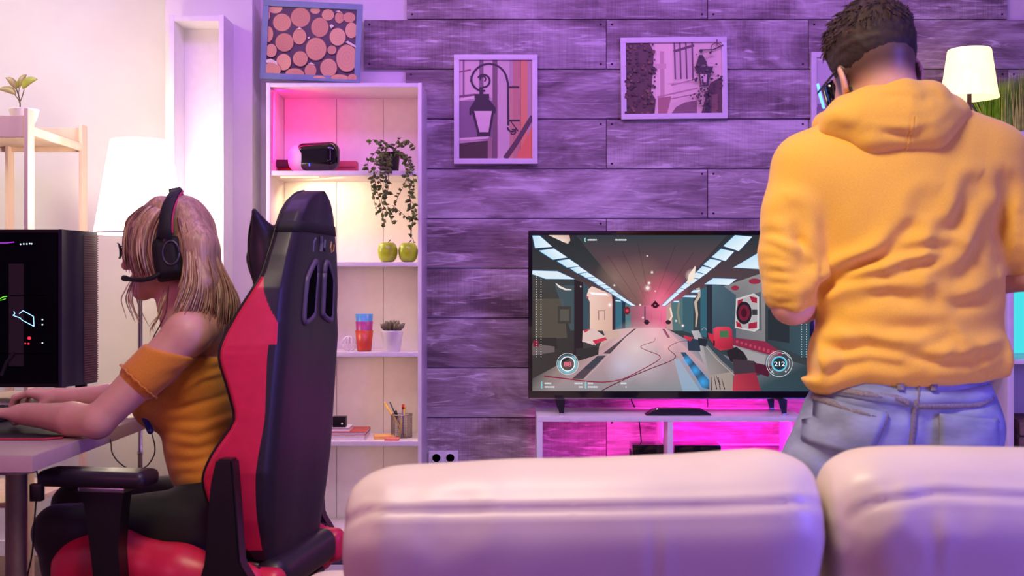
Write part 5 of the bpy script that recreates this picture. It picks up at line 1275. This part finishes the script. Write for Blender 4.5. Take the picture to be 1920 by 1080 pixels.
# mustard top
m_top = fabric('mustard_jersey', (206,132,30), 300, .1, .8)
s = SDF((-1.02,2.60,.56),(-.55,3.24,1.02),.0042)
s.ell((-.785,2.895,.885),(.098,.150,.125),.03); s.ell((-.765,2.895,.72),(.092,.120,.15),.05); s.ell((-.715,2.895,.62),(.106,.135,.09),.04)
for q in (-1, 1): s.ell((-.855,2.895+q*.065,.80),(.062,.062,.062),.04)
for a, e in ((fs,fe),(ns,ne)):
    s.cone(a.lerp(e,.06), a.lerp(e,.50), .0555, .052, .022)
s.cut((-.775,2.9,.931), (.28,0,1), .005)
s.cut((-.72,2.9,.598), (.10,0,-1), .005)
me = s.mesh('top', 2)
def q2(px, py, Y=2.78): return (X_(px,Y), Z_(py,Y))
fl = [[q2(*p) for p in l] for l in (((445,735),(390,752),(330,768),(285,765)),((440,770),(380,790),(320,792)),((430,800),(370,818),(305,810)),((425,830),(370,842),(318,838)),((410,852),(360,866),(315,868)),((395,884),(345,888),(322,900)),((320,735),(370,705),(410,690),(440,690)),((330,700),(375,690),(420,688)),((350,735),(385,715),(430,705)))]
folds(me, fl, lambda c: (c[:,1] < 2.88)*1.0, .0026, .0075)
place('top', me, m_top, woman, True)
# gathered cuffs and neckline edge
for a, e in ((ns,ne),(fs,fe)):
    c = a.lerp(e,.545); ax = (e-a).normalized(); u = ax.cross(Vector((0,1,0))).normalized(); v = ax.cross(u); r = []
    for i in range(65):
        th = 2*PI*i/64; rr = .0555+.0012*math.sin(th*16); r.append(c+u*rr*math.cos(th)+v*rr*math.sin(th)+ax*.0015*math.sin(th*16+1))
    MB().tube(r, .0022, 5).put('sleeve_hem', m_top, woman, True)
# trousers
m_trs = fabric('black_denim', (9,8,11), 200, .06, .75)
s = SDF((-1.25,2.66,.05),(-.55,3.16,.68),.0055)
s.ell((-.695,2.905,.565),(.112,.170,.115),.04); s.ell((-.725,2.9,.62),(.095,.128,.06),.03)
for hp, kn, an in (((-.70,2.805,.53),lk,(-1.03,2.80,.12)),((-.71,3.0,.53),fk,(-1.10,3.05,.12))):
    s.cone(hp, kn, .084, .060, .03); s.cone(kn, an, .056, .042, .025)
s.cut((-.73,2.9,.645), (.0,0,1), .005); s.cut((-1,2.9,.115),(0,0,-1),.004)
me = s.mesh('trousers', 2); displace(me, .0015*smoothnoise(coords(me),40,5)); place('trousers', me, m_trs, woman, True)
for an, q in (((-1.03,2.80,.10),0),((-1.10,3.05,.10),1)):
    s = SDF((an[0]-.26,an[1]-.07,-.02),(an[0]+.12,an[1]+.07,.14),.005)
    s.cone((an[0]+.035,an[1],.045),(an[0]-.13,an[1],.036),.045,.036,.02); s.cone((an[0],an[1],.06),(an[0],an[1],.11),.044,.044,.02); s.cut((0,0,.001),(0,0,-1),.003)
    place('shoe', s.mesh('shoe'), m_blackm, woman, True)
# hair: a soft body with many locks over it
s = SDF((-1.0,2.70,.93),(-.62,3.06,1.32),.0042)
s.ell(Hc+RW @ Vector((0,-.016,.034)), (.088,.104,.090), .01, 'add', RW)
def gw(l): return [P(*p) for p in l]
s.chain(gw(((300,390,2.82),(262,425,2.815),(252,470,2.82),(262,508,2.825))), [.03,.028,.02,.012], .03)
s.chain(gw(((300,390,2.95),(262,425,2.955),(252,470,2.95),(262,508,2.945))), [.03,.028,.02,.012], .03)
s.chain(gw(((345,400,2.83),(368,460,2.80),(378,530,2.785),(366,575,2.77))), [.04,.042,.035,.014], .03)
s.chain(gw(((346,405,2.88),(376,470,2.86),(400,540,2.85),(412,600,2.84))), [.042,.040,.030,.012], .03)
s.chain(gw(((346,405,2.92),(376,470,2.93),(402,540,2.93),(415,610,2.93))), [.042,.040,.030,.012], .03)
s.chain(gw(((345,400,2.95),(370,470,2.98),(382,540,3.0),(372,600,3.01))), [.04,.04,.03,.014], .03)
s.ell(Hc+RW @ Vector((0,.112,-.055)),(.05,.05,.065),.02,'sub',RW)
me = s.mesh('hair', 3)
co = coords(me); n1 = smoothnoise(co*np.array([1,1,.15]),70,3); displace(me, .0022*n1)
tones = [lc(c) for c in ((208,170,138),(186,146,116),(152,114,92),(222,192,162),(194,156,126),(138,100,80))]
t01 = np.clip(.5+.5*smoothnoise(co*np.array([1,1,.12]),110,8),0,1)[:,None]
Vh = [tuple(p) for p in co]; Fh = [tuple(p.vertices) for p in me.polygons]; Ch = list(tones[2]*(1-t01)+tones[0]*t01)
rh = random.Random(11)
def family(gs, cnt, r, off=.006, ext=.0):
    gs = [catmull(gw(g),7) for g in gs]; m = len(gs[0])
    for _ in range(cnt):
        x = rh.uniform(0,len(gs)-1); i = min(int(x),len(gs)-2); f = x-i; o = Vector((rh.gauss(0,off*.5),rh.gauss(-.002,off),rh.gauss(0,off*.4))); pts = []
        fr = Vector((rh.gauss(0,.010),rh.gauss(0,.007),rh.gauss(0,.008))); cut = rh.uniform(.82,1.0)
        for k in range(int(m*cut)):
            u = k/(m-1); pts.append(gs[i][k].lerp(gs[i+1][k],f)+o*min(1,u*4)+fr*u*u)
        K = len(pts); rs = [r*rh.uniform(.9,1.1)*(.35+.65*min(1,j/(K*.25)))*(1-.85*max(0,(j/K-.55)/.45)) for j in range(K)]
        mb = MB().tube(pts, rs, 5, True, .55); b = len(Vh); Vh.extend(mb.v); Fh.extend(tuple(q+b for q in f_) for f_ in mb.f)
        c = rh.choice(tones)*rh.uniform(.85,1.12); Ch.extend([c]*len(mb.v))
bang = [((322,383,2.87),(275,388,2.815),(243,418,2.80),(238,462,2.805),(246,510,2.815)),((320,383,2.86),(282,390,2.798),(254,425,2.79),(250,470,2.792),(264,522,2.80)),((320,384,2.85),(292,396,2.788),(270,430,2.78),(268,475,2.78),(284,528,2.785)),((322,386,2.84),(303,404,2.78),(290,435,2.772),(286,475,2.772),(300,520,2.775))]
back = [((330,383,2.85),(336,420,2.785),(346,470,2.765),(346,530,2.75),(326,598,2.725)),((336,383,2.85),(352,422,2.785),(364,480,2.762),(364,540,2.745),(340,600,2.722)),((342,383,2.855),(368,420,2.80),(386,480,2.778),(394,545,2.765),(384,600,2.75)),((346,383,2.87),(380,418,2.825),(398,480,2.81),(419,550,2.805),(412,624,2.79)),((346,383,2.89),(386,420,2.87),(406,490,2.866),(435,560,2.87),(432,622,2.86)),((344,383,2.92),(382,416,2.92),(405,490,2.94),(435,562,2.945),(432,615,2.94)),((338,383,2.93),(368,410,2.97),(396,480,3.0),(412,560,3.02),(404,606,3.02))]
family(bang, 190, .0042, .0035); family(back, 420, .0046, .0045)
fbang = [[(a,b,2*2.885-y) for a,b,y in g] for g in bang]; family(fbang, 60, .0055, .004)
wisp = [((250,515,2.81),(236,545,2.81),(232,562,2.81),(246,590,2.82),(258,606,2.82)),((262,520,2.80),(258,550,2.80),(262,575,2.80),(268,600,2.80),(270,618,2.80))]
family(wisp, 9, .0016, .003); family([((300,545,2.80),(298,575,2.79),(302,590,2.78),(296,606,2.76),(300,622,2.74)),((318,545,2.79),(306,575,2.78),(296,600,2.76),(284,618,2.74),(288,632,2.73))], 10, .0015, .003)
me2 = bpy.data.meshes.new('hair'); me2.from_pydata(Vh, [], Fh); me2.update(); set_col(me2, np.array(Ch)); me2.shade_smooth()
m_hw = hair_mat('blonde_hair', .4)
place('hair', me2, m_hw, woman, True)

# glasses
t = thing('eyeglasses', hw(0,.108,.006), 'thin dark framed eyeglasses on the woman\'s face', 'glasses')
mb = MB()
for q in (-1, 1):
    lp = [hw(q*.033+.024*math.cos(a), .116-.012*abs(math.cos(a))*(1 if math.cos(a)*q > 0 else 0), .004+.019*math.sin(a)) for a in [2*PI*i/24 for i in range(25)]]
    MB().tube(lp, .0018, 6).put('rim', m_black, t, True)
    MB().tube([hw(q*.057,.106,.012), hw(q*.076,.06,.012), hw(q*.080,-.01,.010)], .0018, 6).put('temple', m_black, t, True)
    lm = M('lens_glass', (240,240,240), .05, trans=.95, var=.0)
    mb = MB().add(lp[:-1], [tuple(range(24))]); mb.put('lens', lm, t)
MB().tube([hw(-.011,.116,.008), hw(0,.119,.011), hw(.011,.116,.008)], .0016, 6).put('bridge', m_black, t, True)
# headset
t = thing('gaming_headset', Hc, 'black gaming headset with a boom microphone on the woman\'s head', 'headset')
cn = P(317,484,2.772); cf = Vector((cn.x+.005,3.005,cn.z)); topb = P(328,368,2.885)
path = catmull([cn+Vector((0,.0,.03)), P(310,432,2.758), P(314,396,2.778), P(324,371,2.822), P(331,362,2.885), P(330,366,2.945), Vector((cn.x+.004,3.0,1.215)), cf+Vector((0,-.004,.03))],8)
def band(pts, w, th, dz=0):
    V_=[]; Fc=[]; n_=len(pts); cen = Vector((Hc.x,Hc.y,Hc.z))
    for i,p in enumerate(pts):
        tt=(pts[min(i+1,n_-1)]-pts[max(i-1,0)]).normalized(); ax=Vector((1,0,.18)); ax=(ax-tt*ax.dot(tt)).normalized(); o=tt.cross(ax)
        if o.dot(p-cen)<0: o=-o
        for a_,b_ in ((-1,0),(-1,.7),(-.75,1),(.75,1),(1,.7),(1,0)): V_.append(p+ax*w*a_+o*th*b_)
    for i in range(n_-1):
        for k in range(6): Fc.append((i*6+k,i*6+(k+1)%6,(i+1)*6+(k+1)%6,(i+1)*6+k))
    return MB().add(V_,Fc+[tuple(range(6)),tuple(reversed(range(n_*6-6,n_*6)))])
autosmooth(band(path[2:-2], .0145, .009).put('headband', m_blackm, t), 50)
MB().tube([p+Vector((.0155,0,.003)) for p in path[6:-8]], .0026, 6).put('headband_trim', M('pink_trim',(190,40,96),.5), t, True, label='pink trim line along the headband')
for c, q in ((cn,-1),(cf,1)):
    s = SDF([v-.08 for v in c],[v+.08 for v in c],.0035); Re = Matrix.Rotation(-.15,3,'Y')
    s.rbox(c,(.036,.017,.050),.016,.0,rot=Re); s.rbox(c+Vector((0,q*.013,.0)),(.026,.012,.040),.011,.006,rot=Re)
    cup = place('ear_cup', s.mesh('ear_cup'), m_blackm, t, True)
    MB().tube([c+Vector((.028*math.cos(a)*.7+.012,q*.026,.028*math.sin(a)+.012)) for a in [2*PI*i/20 for i in range(21)]], .0022, 6).put('cup_ring', M('grey_ring_%d' % q,(90,86,100),.3,.6), cup, True)
    s = SDF([v-.09 for v in c],[v+.09 for v in c],.0035); s.rbox(c-Vector((0,q*.02,0)),(.041,.010,.054),.010,.0,rot=Re); place('ear_pad', s.mesh('ear_pad'), m_blk, cup, True)
    MB().tube([c+Vector((-.004,q*.016,.012)), c+Vector((-.006,q*.012,.05)), c+Vector((-.004,q*.004-.0,.075))], .010, 8, True, .6).put('slider', m_black, t, True)
mic = catmull([P(303,510,2.756), P(285,521,2.752), P(262,525,2.768), P(240,523,2.81), P(231,521,2.83)],6)
MB().tube(mic, [.0055]*(len(mic)-7)+[.006,.0068,.0075,.0078,.0078,.007,.004], 8).put('microphone_boom', m_blackm, t, True)
cb = catmull([P(316,536,2.768), P(314,560,2.762), P(311,585,2.745), P(300,610,2.74), P(285,640,2.80), P(270,700,2.84), P(264,760,2.815), P(270,782,2.79)],6)
MB().tube(cb, .0016, 6).put('cable', M('dark_red_cord',(90,20,36),.6), t, True)
cb = catmull([P(283,808,2.77), P(290,835,2.78), P(288,855,2.8), P(272,876,2.82), P(245,880,2.84), P(222,866,2.85), P(210,848,2.86), P(208,830,2.87), P(204,818,2.88)],8)
MB().tube(cb, .0016, 6).put('cable', M('dark_cord',(46,18,34),.6), t, True)
s = SDF([v-.05 for v in P(276,795,2.78)],[v+.05 for v in P(276,795,2.78)],.003); s.cone(P(270,782,2.785),P(282,808,2.772),.007,.0085,.0,'add'); place('inline_remote', s.mesh('inline_remote'), M('navy_remote',(20,34,86),.3), t, True)
# ---------------------------------------------------------------- standing man seen from behind
YM = 2.45; kM = YM/F
def m3(px, py, Y=YM): return Vector((X_(px,Y), Y, Z_(py,Y)))
Hm = m3(1637,138)+Vector((0,-.01,0)); RM = Matrix.Rotation(-.18,3,'Y') @ Matrix.Rotation(.20,3,'Z') @ Matrix.Rotation(-.22,3,'X')
lsh, rsh = m3(1512,318), m3(1860,298)
lel, rel = m3(1486,568,2.42), m3(1936,505,2.44)
lwr, rwr = Vector((.70,2.66,1.06)), Vector((.90,2.68,1.09))
lh, rh_ = Vector((.705,2.46,.775)), Vector((.915,2.46,.775))
lkn, rkn = Vector((.525,2.52,.45)), Vector((.965,2.52,.45)); lan, ran = Vector((.44,2.47,.09)), Vector((1.0,2.47,.09))
s = SDF((.35,2.24,0),(1.25,2.92,1.70),.0045)
mw = head(s, Hm, RM, 1.03)
s.cone(m3(1668,235), Hm+RM @ Vector((0,-.03,-.055)), .064, .057, .03); s.cone(m3(1676,262), m3(1668,215), .085, .062, .04)
s.ell((.80,2.46,1.25),(.165,.105,.17),.04); s.ell((.815,2.46,1.0),(.15,.10,.2),.05); s.ell((.825,2.46,.83),(.155,.11,.10),.04)
for a, e, w_ in ((lsh,lel,lwr),(rsh,rel,rwr)):
    s.cone((.80,2.46,1.36), a, .06, .055, .04); s.cone(a, e, .052, .043, .02); s.cone(e, e.lerp(w_,.3), .044, .045, .012); s.cone(e.lerp(w_,.3), w_, .045, .029, .012)
hand(s, lwr, (.35,.9,.1), (.8,-.3,-.3), (0,.2,1), 1.0, ((35,55,35),)*4, .03, (.8,.2,.4)); hand(s, rwr, (-.35,.9,.1), (-.8,-.3,-.3), (0,.2,1), 1.0, ((35,55,35),)*4, .03, (.8,.2,.4))
for a, b, c in ((lh,lkn,lan),(rh_,rkn,ran)):
    s.cone(a,b,.078,.052,.03); s.cone(b,c,.050,.034,.02); s.cone(c+Vector((0,-.03,-.05)),c+Vector((0,.15,-.06)),.034,.028,.02)
me = s.mesh('person', 2); co = coords(me)
base = np.tile(lc((234,178,150)), (len(co),1))
Ri = np.array(RM.transposed()); hl = (co-np.array(Hm))@Ri.T/1.03          # head coordinates
def sstep(a, b, x): t_ = np.clip((x-a)/(b-a),0,1); return t_*t_*(3-2*t_)
# cropped hair fading into the neck, and a beard shadow
fade = sstep(-.070,-.020,hl[:,2]+.2*hl[:,0]+.15*np.clip(hl[:,1],-.1,.03))*sstep(.055,.035,hl[:,1])*(np.abs(hl[:,0]) < .081)*(hl[:,2] > -.08)*sstep(-.02,.0,.074-np.abs(hl[:,0])+.012)
beard = sstep(-.03,-.06,hl[:,2])*sstep(.0,.02,hl[:,1])*(hl[:,2] > -.14)
base = base*(1-.86*fade[:,None])+lc((56,38,34))*.86*fade[:,None]; base = base*(1-.6*beard[:,None])+lc((60,42,36))*.6*beard[:,None]
set_col(me, base)
man = place('person', me, skin_mat('skin_warm', None), None, True)
tag(man, 'dark haired man in a yellow hoodie and jeans standing with his back to the camera', 'person'); WL[man.name] = man.location.copy()
eyes(Hm, RM, man, 1.03, (80,56,40))
# hair
s = SDF([v-.15 for v in Hm],[v+.17 for v in Hm],.0035)
s.ell(mw(0,-.014,.038),(.083,.102,.092),.01,'add',RM); s.ell(mw(0,.02,.085),(.068,.085,.048),.03,'add',RM); s.ell(mw(.0,-.05,.075),(.07,.06,.055),.03,'add',RM)
s.cut(mw(0,-.08,-.055), RM @ Vector((-.22,-.5,-1)), .03); s.ell(mw(0,.135,-.03),(.085,.075,.085),.02,'sub',RM)
for q in (-1, 1): s.ell(mw(q*.095,.0,-.03),(.03,.045,.05),.02,'sub',RM)
me = s.mesh('hair', 2); co = coords(me); N_ = normals(me); hl = (co-np.array(Hm))@Ri.T/1.03
amp = sstep(.0,.06,hl[:,2]); displace(me, amp*(.0035*smoothnoise(co,85,4)+.0025*smoothnoise(co,190,9))-.011*(1-sstep(-.052,.012,hl[:,2]+.22*hl[:,0]+.25*np.clip(hl[:,1]+.06,-.05,.06)+.004*smoothnoise(co,110,8))))
Vh = [tuple(p) for p in coords(me)]; Fh = [tuple(p.vertices) for p in me.polygons]
dk, lt = lc((40,25,22)), lc((80,54,40)); tn = np.clip(.5+.5*smoothnoise(co,120,2),0,1)[:,None]*amp[:,None]*.55; Ch = list(dk*(1-tn)+lt*tn)
rm = random.Random(3)
tree = bvh_of(me)
# short combed tufts turning round the crown
cr = mw(.018,-.075,.085)
for _ in range(1500):
    th = rm.uniform(0,2*PI); ph = rm.uniform(.0,1.25); dl = Vector((math.sin(ph)*math.cos(th),math.sin(ph)*math.sin(th),math.cos(ph)))
    p = tree.find_nearest(Hm+RM @ Vector((dl.x*.085,-.014+dl.y*.10,.04+dl.z*.1)))
    if p[0] is None: continue
    q0, nn = p[0], p[1]
    h_ = RM.transposed() @ (q0-Hm)
    if h_.z < .02+.03*rm.random(): continue
    rad = (q0-cr); rad = (rad-nn*rad.dot(nn)); rl = rad.length+1e-4; rad.normalize(); tan = nn.cross(rad)
    dirv = (rad*.75+tan*.6*math.exp(-rl*14)+nn*.13+Vector((rm.gauss(0,.2),rm.gauss(0,.2),rm.gauss(0,.12)))).normalized(); L_ = rm.uniform(.012,.022)*(1 if h_.z > .07 else .6)
    mb = MB().tube([q0-nn*.002, q0+dirv*L_*.5+nn*.002, q0+dirv*L_-nn*.001], [.0018,.0016,.0004], 4, True, .6); b = len(Vh); Vh.extend(mb.v); Fh.extend(tuple(i+b for i in f) for f in mb.f)
    c = dk*(1-.0)+0; u = rm.random()**2; Ch.extend([dk*(1-u)+lt*u]*len(mb.v))
me2 = bpy.data.meshes.new('hair'); me2.from_pydata(Vh, [], Fh); me2.update(); set_col(me2, np.array(Ch)); me2.shade_smooth()
place('hair', me2, hair_mat('brown_hair', .7, (30,30,30)), man, True)
s = SDF([v-.14 for v in Hm],[v+.1 for v in Hm],.004)
for q in (-1, 1): s.cone(mw(q*.062,.0,-.035),mw(q*.054,.018,-.07),.014,.017,.01); s.cone(mw(q*.054,.018,-.07),mw(q*.012,.078,-.106),.020,.019,.01)
s.ell(mw(0,.078,-.105),(.022,.018,.017),.02,'add',RM)
me = s.mesh('beard',2); displace(me, .0018*smoothnoise(coords(me),150,6)); set_col(me, np.tile(lc((54,36,30)),(len(me.vertices),1))); place('beard', me, hair_mat('beard_hair',.6,(40,40,40)), man, True)
# goggles with a glowing side strip
t = thing('led_goggles', mw(0,.11,.01), 'goggles with a glowing blue strip at the man\'s temple', 'goggles')
s = SDF([v-.16 for v in Hm],[v+.19 for v in Hm],.004); s.rbox(mw(0,.102,.004),(.066,.020,.032),.018,.0,rot=RM); place('visor', s.mesh('visor'), m_gloss, t, True)
for q in (-1, 1): MB().tube([mw(q*.078,.10,.012), mw(q*.083,.05,.012), mw(q*.083,.0,.014)], .0035, 6, True, .5).put('temple_arm', m_black, t, True)
MB().tube([mw(-.0755,.094,.030), mw(-.0768,.096,.004), mw(-.0755,.098,-.024)], [.0026,.0032,.0026], 8).put('light_strip', emis('blue_strip',(70,130,255),5), t, True)
# ---- hoodie
m_hood = fabric('yellow_fleece', (236,182,66), 420, .10, .9)
s = SDF((.40,2.16,.80),(1.26,2.78,1.52),.0055)
s.ell(m3(1685,385),(.212,.135,.205),.05); s.cone(m3(1545,325),m3(1832,305),.088,.088,.05); s.cone(m3(1590,288),m3(1668,232),.07,.075,.05); s.cone(m3(1790,262),m3(1690,225),.06,.07,.05)
s.ell(m3(1705,560),(.198,.134,.185),.06); s.ell(m3(1712,665),(.198,.138,.10),.05); s.cone(m3(1560,690,2.43),m3(1868,700,2.43),.062,.055,.05)
s.ell(m3(1538,690,2.42),(.030,.055,.034),.03)
s.chain([lsh,m3(1492,400,2.44),m3(1484,480,2.43),m3(1482,545,2.42)],[.074,.064,.060,.056],.03); s.chain([rsh,m3(1900,390,2.44),m3(1925,450,2.43),m3(1936,490,2.44)],[.074,.060,.058,.054],.03)
# sleeves end just above the elbows
s.cut(m3(1484,578,2.42), (-.05,-.02,-1), .006, ((.40,2.16,.90),(X_(1519,2.42),2.52,1.12))); 
s.cut(m3(1932,512,2.44), (.15,.1,-1), .006, ((X_(1889,2.40),2.16,.9),(1.26,2.6,1.16)))
s.cut(m3(1700,722), (.13,0,-1), .01)
me = s.mesh('hoodie', 2)
def z5(u, v): return (X_(1420+u/3.176,2.33), Z_(280+v/3.176,2.33))
def z6(u, v): return (X_(1420+u/3.376,2.33), Z_(600+v/3.376,2.33))
FL = [([z5(335,880),z5(380,820),z5(440,785),z5(540,735),z5(680,660),z5(800,575),z5(900,490)],1.25,1.15), ([z5(500,725),z5(650,680),z5(860,612),z5(1000,585),z5(1160,590)],1,1.0), ([z5(740,712),z5(960,692),z5(1080,650),z5(1150,610)],1.2,1.1),
  ([z5(1080,540),z5(1170,460),z5(1230,360),z5(1290,240)],1.2,1.7), ([z5(840,540),z5(930,430),z5(1000,330)],.7,1.8), ([z5(350,930),z5(430,835),z5(540,790),z5(700,762),z5(880,765)],1.2,1.1), ([z5(600,885),z5(780,858),z5(880,880),z5(1020,890)],1,1.2),
  ([z5(1110,770),z5(1200,730),z5(1330,600),z5(1420,420)],.9,1.8), ([z5(1050,905),z5(1180,930),z5(1350,900),z5(1450,860)],.8,1.2), ([z5(240,380),z5(290,560),z5(325,720)],1.2,1.5), ([z5(1515,200),z5(1510,400),z5(1480,640)],1,1.5),
  ([z6(400,175),z6(560,190),z6(700,150),z6(860,170),z6(1000,178),z6(1200,150)],1,1.2), ([z6(420,235),z6(560,205),z6(720,185),z6(900,215),z6(1150,265),z6(1400,262),z6(1560,245)],1.2,1.1), ([z6(360,330),z6(470,345),z6(580,290),z6(720,258),z6(880,285),z6(1040,290)],1.2,1.2), ([z6(340,130),z6(420,150),z6(520,120)],1,1), ([z6(1250,200),z6(1420,215),z6(1580,190)],1,1), ([z6(1300,310),z6(1450,330),z6(1580,310)],.8,1),
  ([z6(700,90),z6(900,60),z6(1150,70)],.7,1.4)]
SL = [[z5(*p) for p in l] for l in (((60,520),(130,500),(220,540),(290,560)),((50,560),(120,570),(220,630),(320,690)),((48,630),(140,650),(240,690),(330,700)),((45,680),(120,720),(220,740),(320,745)),((50,740),(130,790),(230,810),(310,800)),((60,800),(140,850),(240,870),(310,850)),((70,870),(150,910),(250,915),(310,890)),((130,470),(230,490),(280,520)),
     ((1500,470),(1540,430),(1600,400)),((1500,520),(1550,490),(1610,470)),((1500,600),(1550,560),(1610,540)),((1500,660),(1550,630),(1610,610)))]
N_ = normals(me); folds(me, FL, lambda c: np.clip(-N_[:,1]*1.8+.2,0,1)*(c[:,1] < 2.47), .0105, .0105)
N_ = normals(me); folds(me, SL, lambda c: np.clip(-N_[:,1]*1.2+.6,0,1)*((c[:,0] < X_(1528,2.4)) | (c[:,0] > X_(1890,2.4))), .0085, .0085)
displace(me, .002*smoothnoise(coords(me),16,12))
hood_ob = place('hoodie', me, m_hood, man, True)
# the hood lying on the shoulders
s = SDF((.50,2.18,1.28),(1.16,2.72,1.56),.005)
s.chain([m3(1552,236,2.52),m3(1585,212,2.42),m3(1630,196,2.375),m3(1690,182,2.365),m3(1740,188,2.385),m3(1775,212,2.43),m3(1778,236,2.52)],[.026,.030,.030,.034,.036,.034,.026],.02)
s.chain([m3(1552,236,2.52),m3(1582,258,2.575),m3(1640,288,2.605),m3(1700,286,2.605),m3(1756,258,2.575),m3(1778,236,2.52)],[.026,.026,.022,.022,.026,.026],.03)
s.ell(m3(1672,222,2.375),(.135,.062,.048),.04); s.ell(m3(1700,236,2.362),(.085,.055,.045),.03); s.cone(m3(1560,238,2.40),m3(1640,262,2.355),.024,.026,.03); s.cone(m3(1640,262,2.355),m3(1740,252,2.355),.026,.030,.03); s.cone(m3(1740,252,2.355),m3(1795,214,2.40),.030,.022,.03)
me = s.mesh('hood', 2)
def z4(u, v): return (X_(1420+u/3.6,2.31), Z_(v/3.6,2.31))
HL = [([z4(1045,780),z4(1035,850),z4(1030,1000)],.6,.45), ([z4(1050,790),z4(1095,790)],.8,.6), ([z4(880,650),z4(960,640),z4(1060,655)],.8,.8), ([z4(1100,690),z4(1170,650),z4(1230,640)],1,1), ([z4(1010,680),z4(1080,670),z4(1150,690)],.6,.9), ([z4(780,885),z4(900,900),z4(1040,915),z4(1160,880)],1,1.0), ([z4(500,780),z4(600,850),z4(720,890)],.6,1.3), ([z4(1240,860),z4(1320,800),z4(1380,760)],.8,1.2)]
N_ = normals(me); folds(me, HL, lambda c: np.clip(-N_[:,1]*1.4+.5,0,1), .0068, .0075); displace(me, .0015*smoothnoise(coords(me),26,2))
bvh2 = bvh_of(me); hd = place('hood', me, m_hood, man, True)
r_ = ribbon(bvh2, [z4(*q) for q in ((1046,785),(1038,850),(1032,920),(1030,1000))], .004, .0006, .0012)
if r_.v: r_.put('hood_seam', m_hood, hd)
# ---- jeans
m_jean = M('washed_denim', (132,142,166), .8, var=.34, scale=11, bump=.08, stretch=(1,1,2.2)); m_jd = M('denim_seam', (124,116,122), .85, var=.25, scale=220, bump=.2)
s = SDF((.38,2.24,.04),(1.18,2.70,.96),.006)
s.ell((.818,2.46,.865),(.178,.130,.085),.03); s.cone((.735,2.45,.80),(.895,2.45,.80),.108,.108,.04); s.ell((.742,2.40,.79),(.085,.075,.09),.03); s.ell((.912,2.40,.79),(.085,.075,.09),.03)
for a, b, c in ((lh,lkn,lan),(rh_,rkn,ran)): s.cone(a,b,.107,.072,.03); s.cone(b,c+Vector((0,0,.02)),.070,.056,.03)
s.cut((0,0,.91),(0,0,1),.004); s.cut((0,0,.075),(0,0,-1),.004)
me = s.mesh('jeans', 2)
JL = [([z6(400,380),z6(560,400),z6(760,470),z6(960,560)],.5,.8), ([z6(480,500),z6(620,570),z6(780,585)],.9,.9), ([z6(600,540),z6(720,560),z6(900,590),z6(1100,600)],.7,1.2), ([z6(1030,640),z6(1180,590),z6(1350,560),z6(1500,520)],.8,1.2), ([z6(1230,600),z6(1380,650),z6(1500,640)],1,.8), ([z6(460,600),z6(560,740),z6(640,800)],.8,1.4), ([z6(340,800),z6(440,880),z6(540,920)],.9,1.2), ([z6(990,440),z6(990,620),z6(980,800)],.7,.8)]
N_ = normals(me); folds(me, JL, lambda c: np.clip(-N_[:,1]*1.6+.2,0,1), .005, .009); displace(me, .0015*smoothnoise(coords(me),30,7))
bv = bvh_of(me)
jeans = place('jeans', me, m_jean, man, True)
def jr(l, w, nm, mat=m_jd, off=.0012, th=.0022, n=10):
    o = ribbon(bv, [z6(*p) for p in l], w, off, th, n=n)
    if o.v: return o.put(nm, mat, man, True)
jr([(425,412),(480,430),(700,460),(980,500),(1250,500),(1560,470)], .030, 'waistband', m_jean)
jr([(380,400),(440,430),(620,465),(860,490),(960,530)], .011, 'yoke_seam'); jr([(1010,545),(1250,545),(1420,540),(1540,500)], .010, 'yoke_seam')
jr([(1005,500),(995,620),(985,780),(975,860)], .012, 'back_seam'); jr([(1026,420),(1020,480),(1008,520)], .004, 'back_seam')
def pocket(q, nm='back_pocket'):
    # a patch pocket laid on the jeans
    (a, b, c, d_) = [Vector(z6(*p)+(0,)) for p in q]; n = 10; V_ = []; Fc = []
    for i in range(n+1):
        for j in range(n+1):
            p = a.lerp(b,i/n).lerp(d_.lerp(c,i/n),j/n); h = bv.ray_cast(Vector((p.x,1.5,p.y)), Vector((0,1,0)))
            if h[0] is None or h[0].y > 2.44: h = bv.find_nearest(Vector((p.x,2.36,p.y)))
            V_.append(h[0]+Vector((0,-.0042,0)))
    for i in range(n):
        for j in range(n): Fc.append((i*(n+1)+j,(i+1)*(n+1)+j,(i+1)*(n+1)+j+1,i*(n+1)+j+1))
    o = MB().add(V_,Fc).put(nm, m_jean, man, True); mo = o.modifiers.new('thick','SOLIDIFY'); mo.thickness = .0035; mo.offset = -1
    return o
pocket([(400,490),(815,590),(700,880),(350,790)]); pocket([(1150,590),(1530,630),(1540,900),(1160,860)])
jr([(400,500),(520,545),(660,590),(815,600)], .012, 'pocket_hem', off=.0045); jr([(815,600),(760,720),(720,810)], .009, 'pocket_stitching', off=.0045); jr([(395,500),(370,640),(310,800)], .006, 'pocket_stitching', off=.0045)
jr([(1220,610),(1340,660),(1450,670),(1530,640)], .012, 'pocket_hem', off=.0045); jr([(1160,610),(1170,720),(1180,830)], .009, 'pocket_stitching', off=.0045); jr([(1200,620),(1200,720),(1205,830)], .004, 'pocket_stitching', off=.0045)
for u in (912, 1115): jr([(u,385),(u,420),(u-2,452)], .013, 'belt_loop', m_jd, off=.006, th=.003, n=5)
for a in (lan, ran):
    s = SDF((a.x-.08,a.y-.12,-.02),(a.x+.08,a.y+.25,.15),.006); s.cone((a.x,a.y-.03,.045),(a.x,a.y+.15,.038),.047,.04,.02); s.cone((a.x,a.y,.06),(a.x,a.y,.11),.048,.046,.02); s.cut((0,0,.001),(0,0,-1),.003)
    place('shoe', s.mesh('shoe'), m_white, man, True)
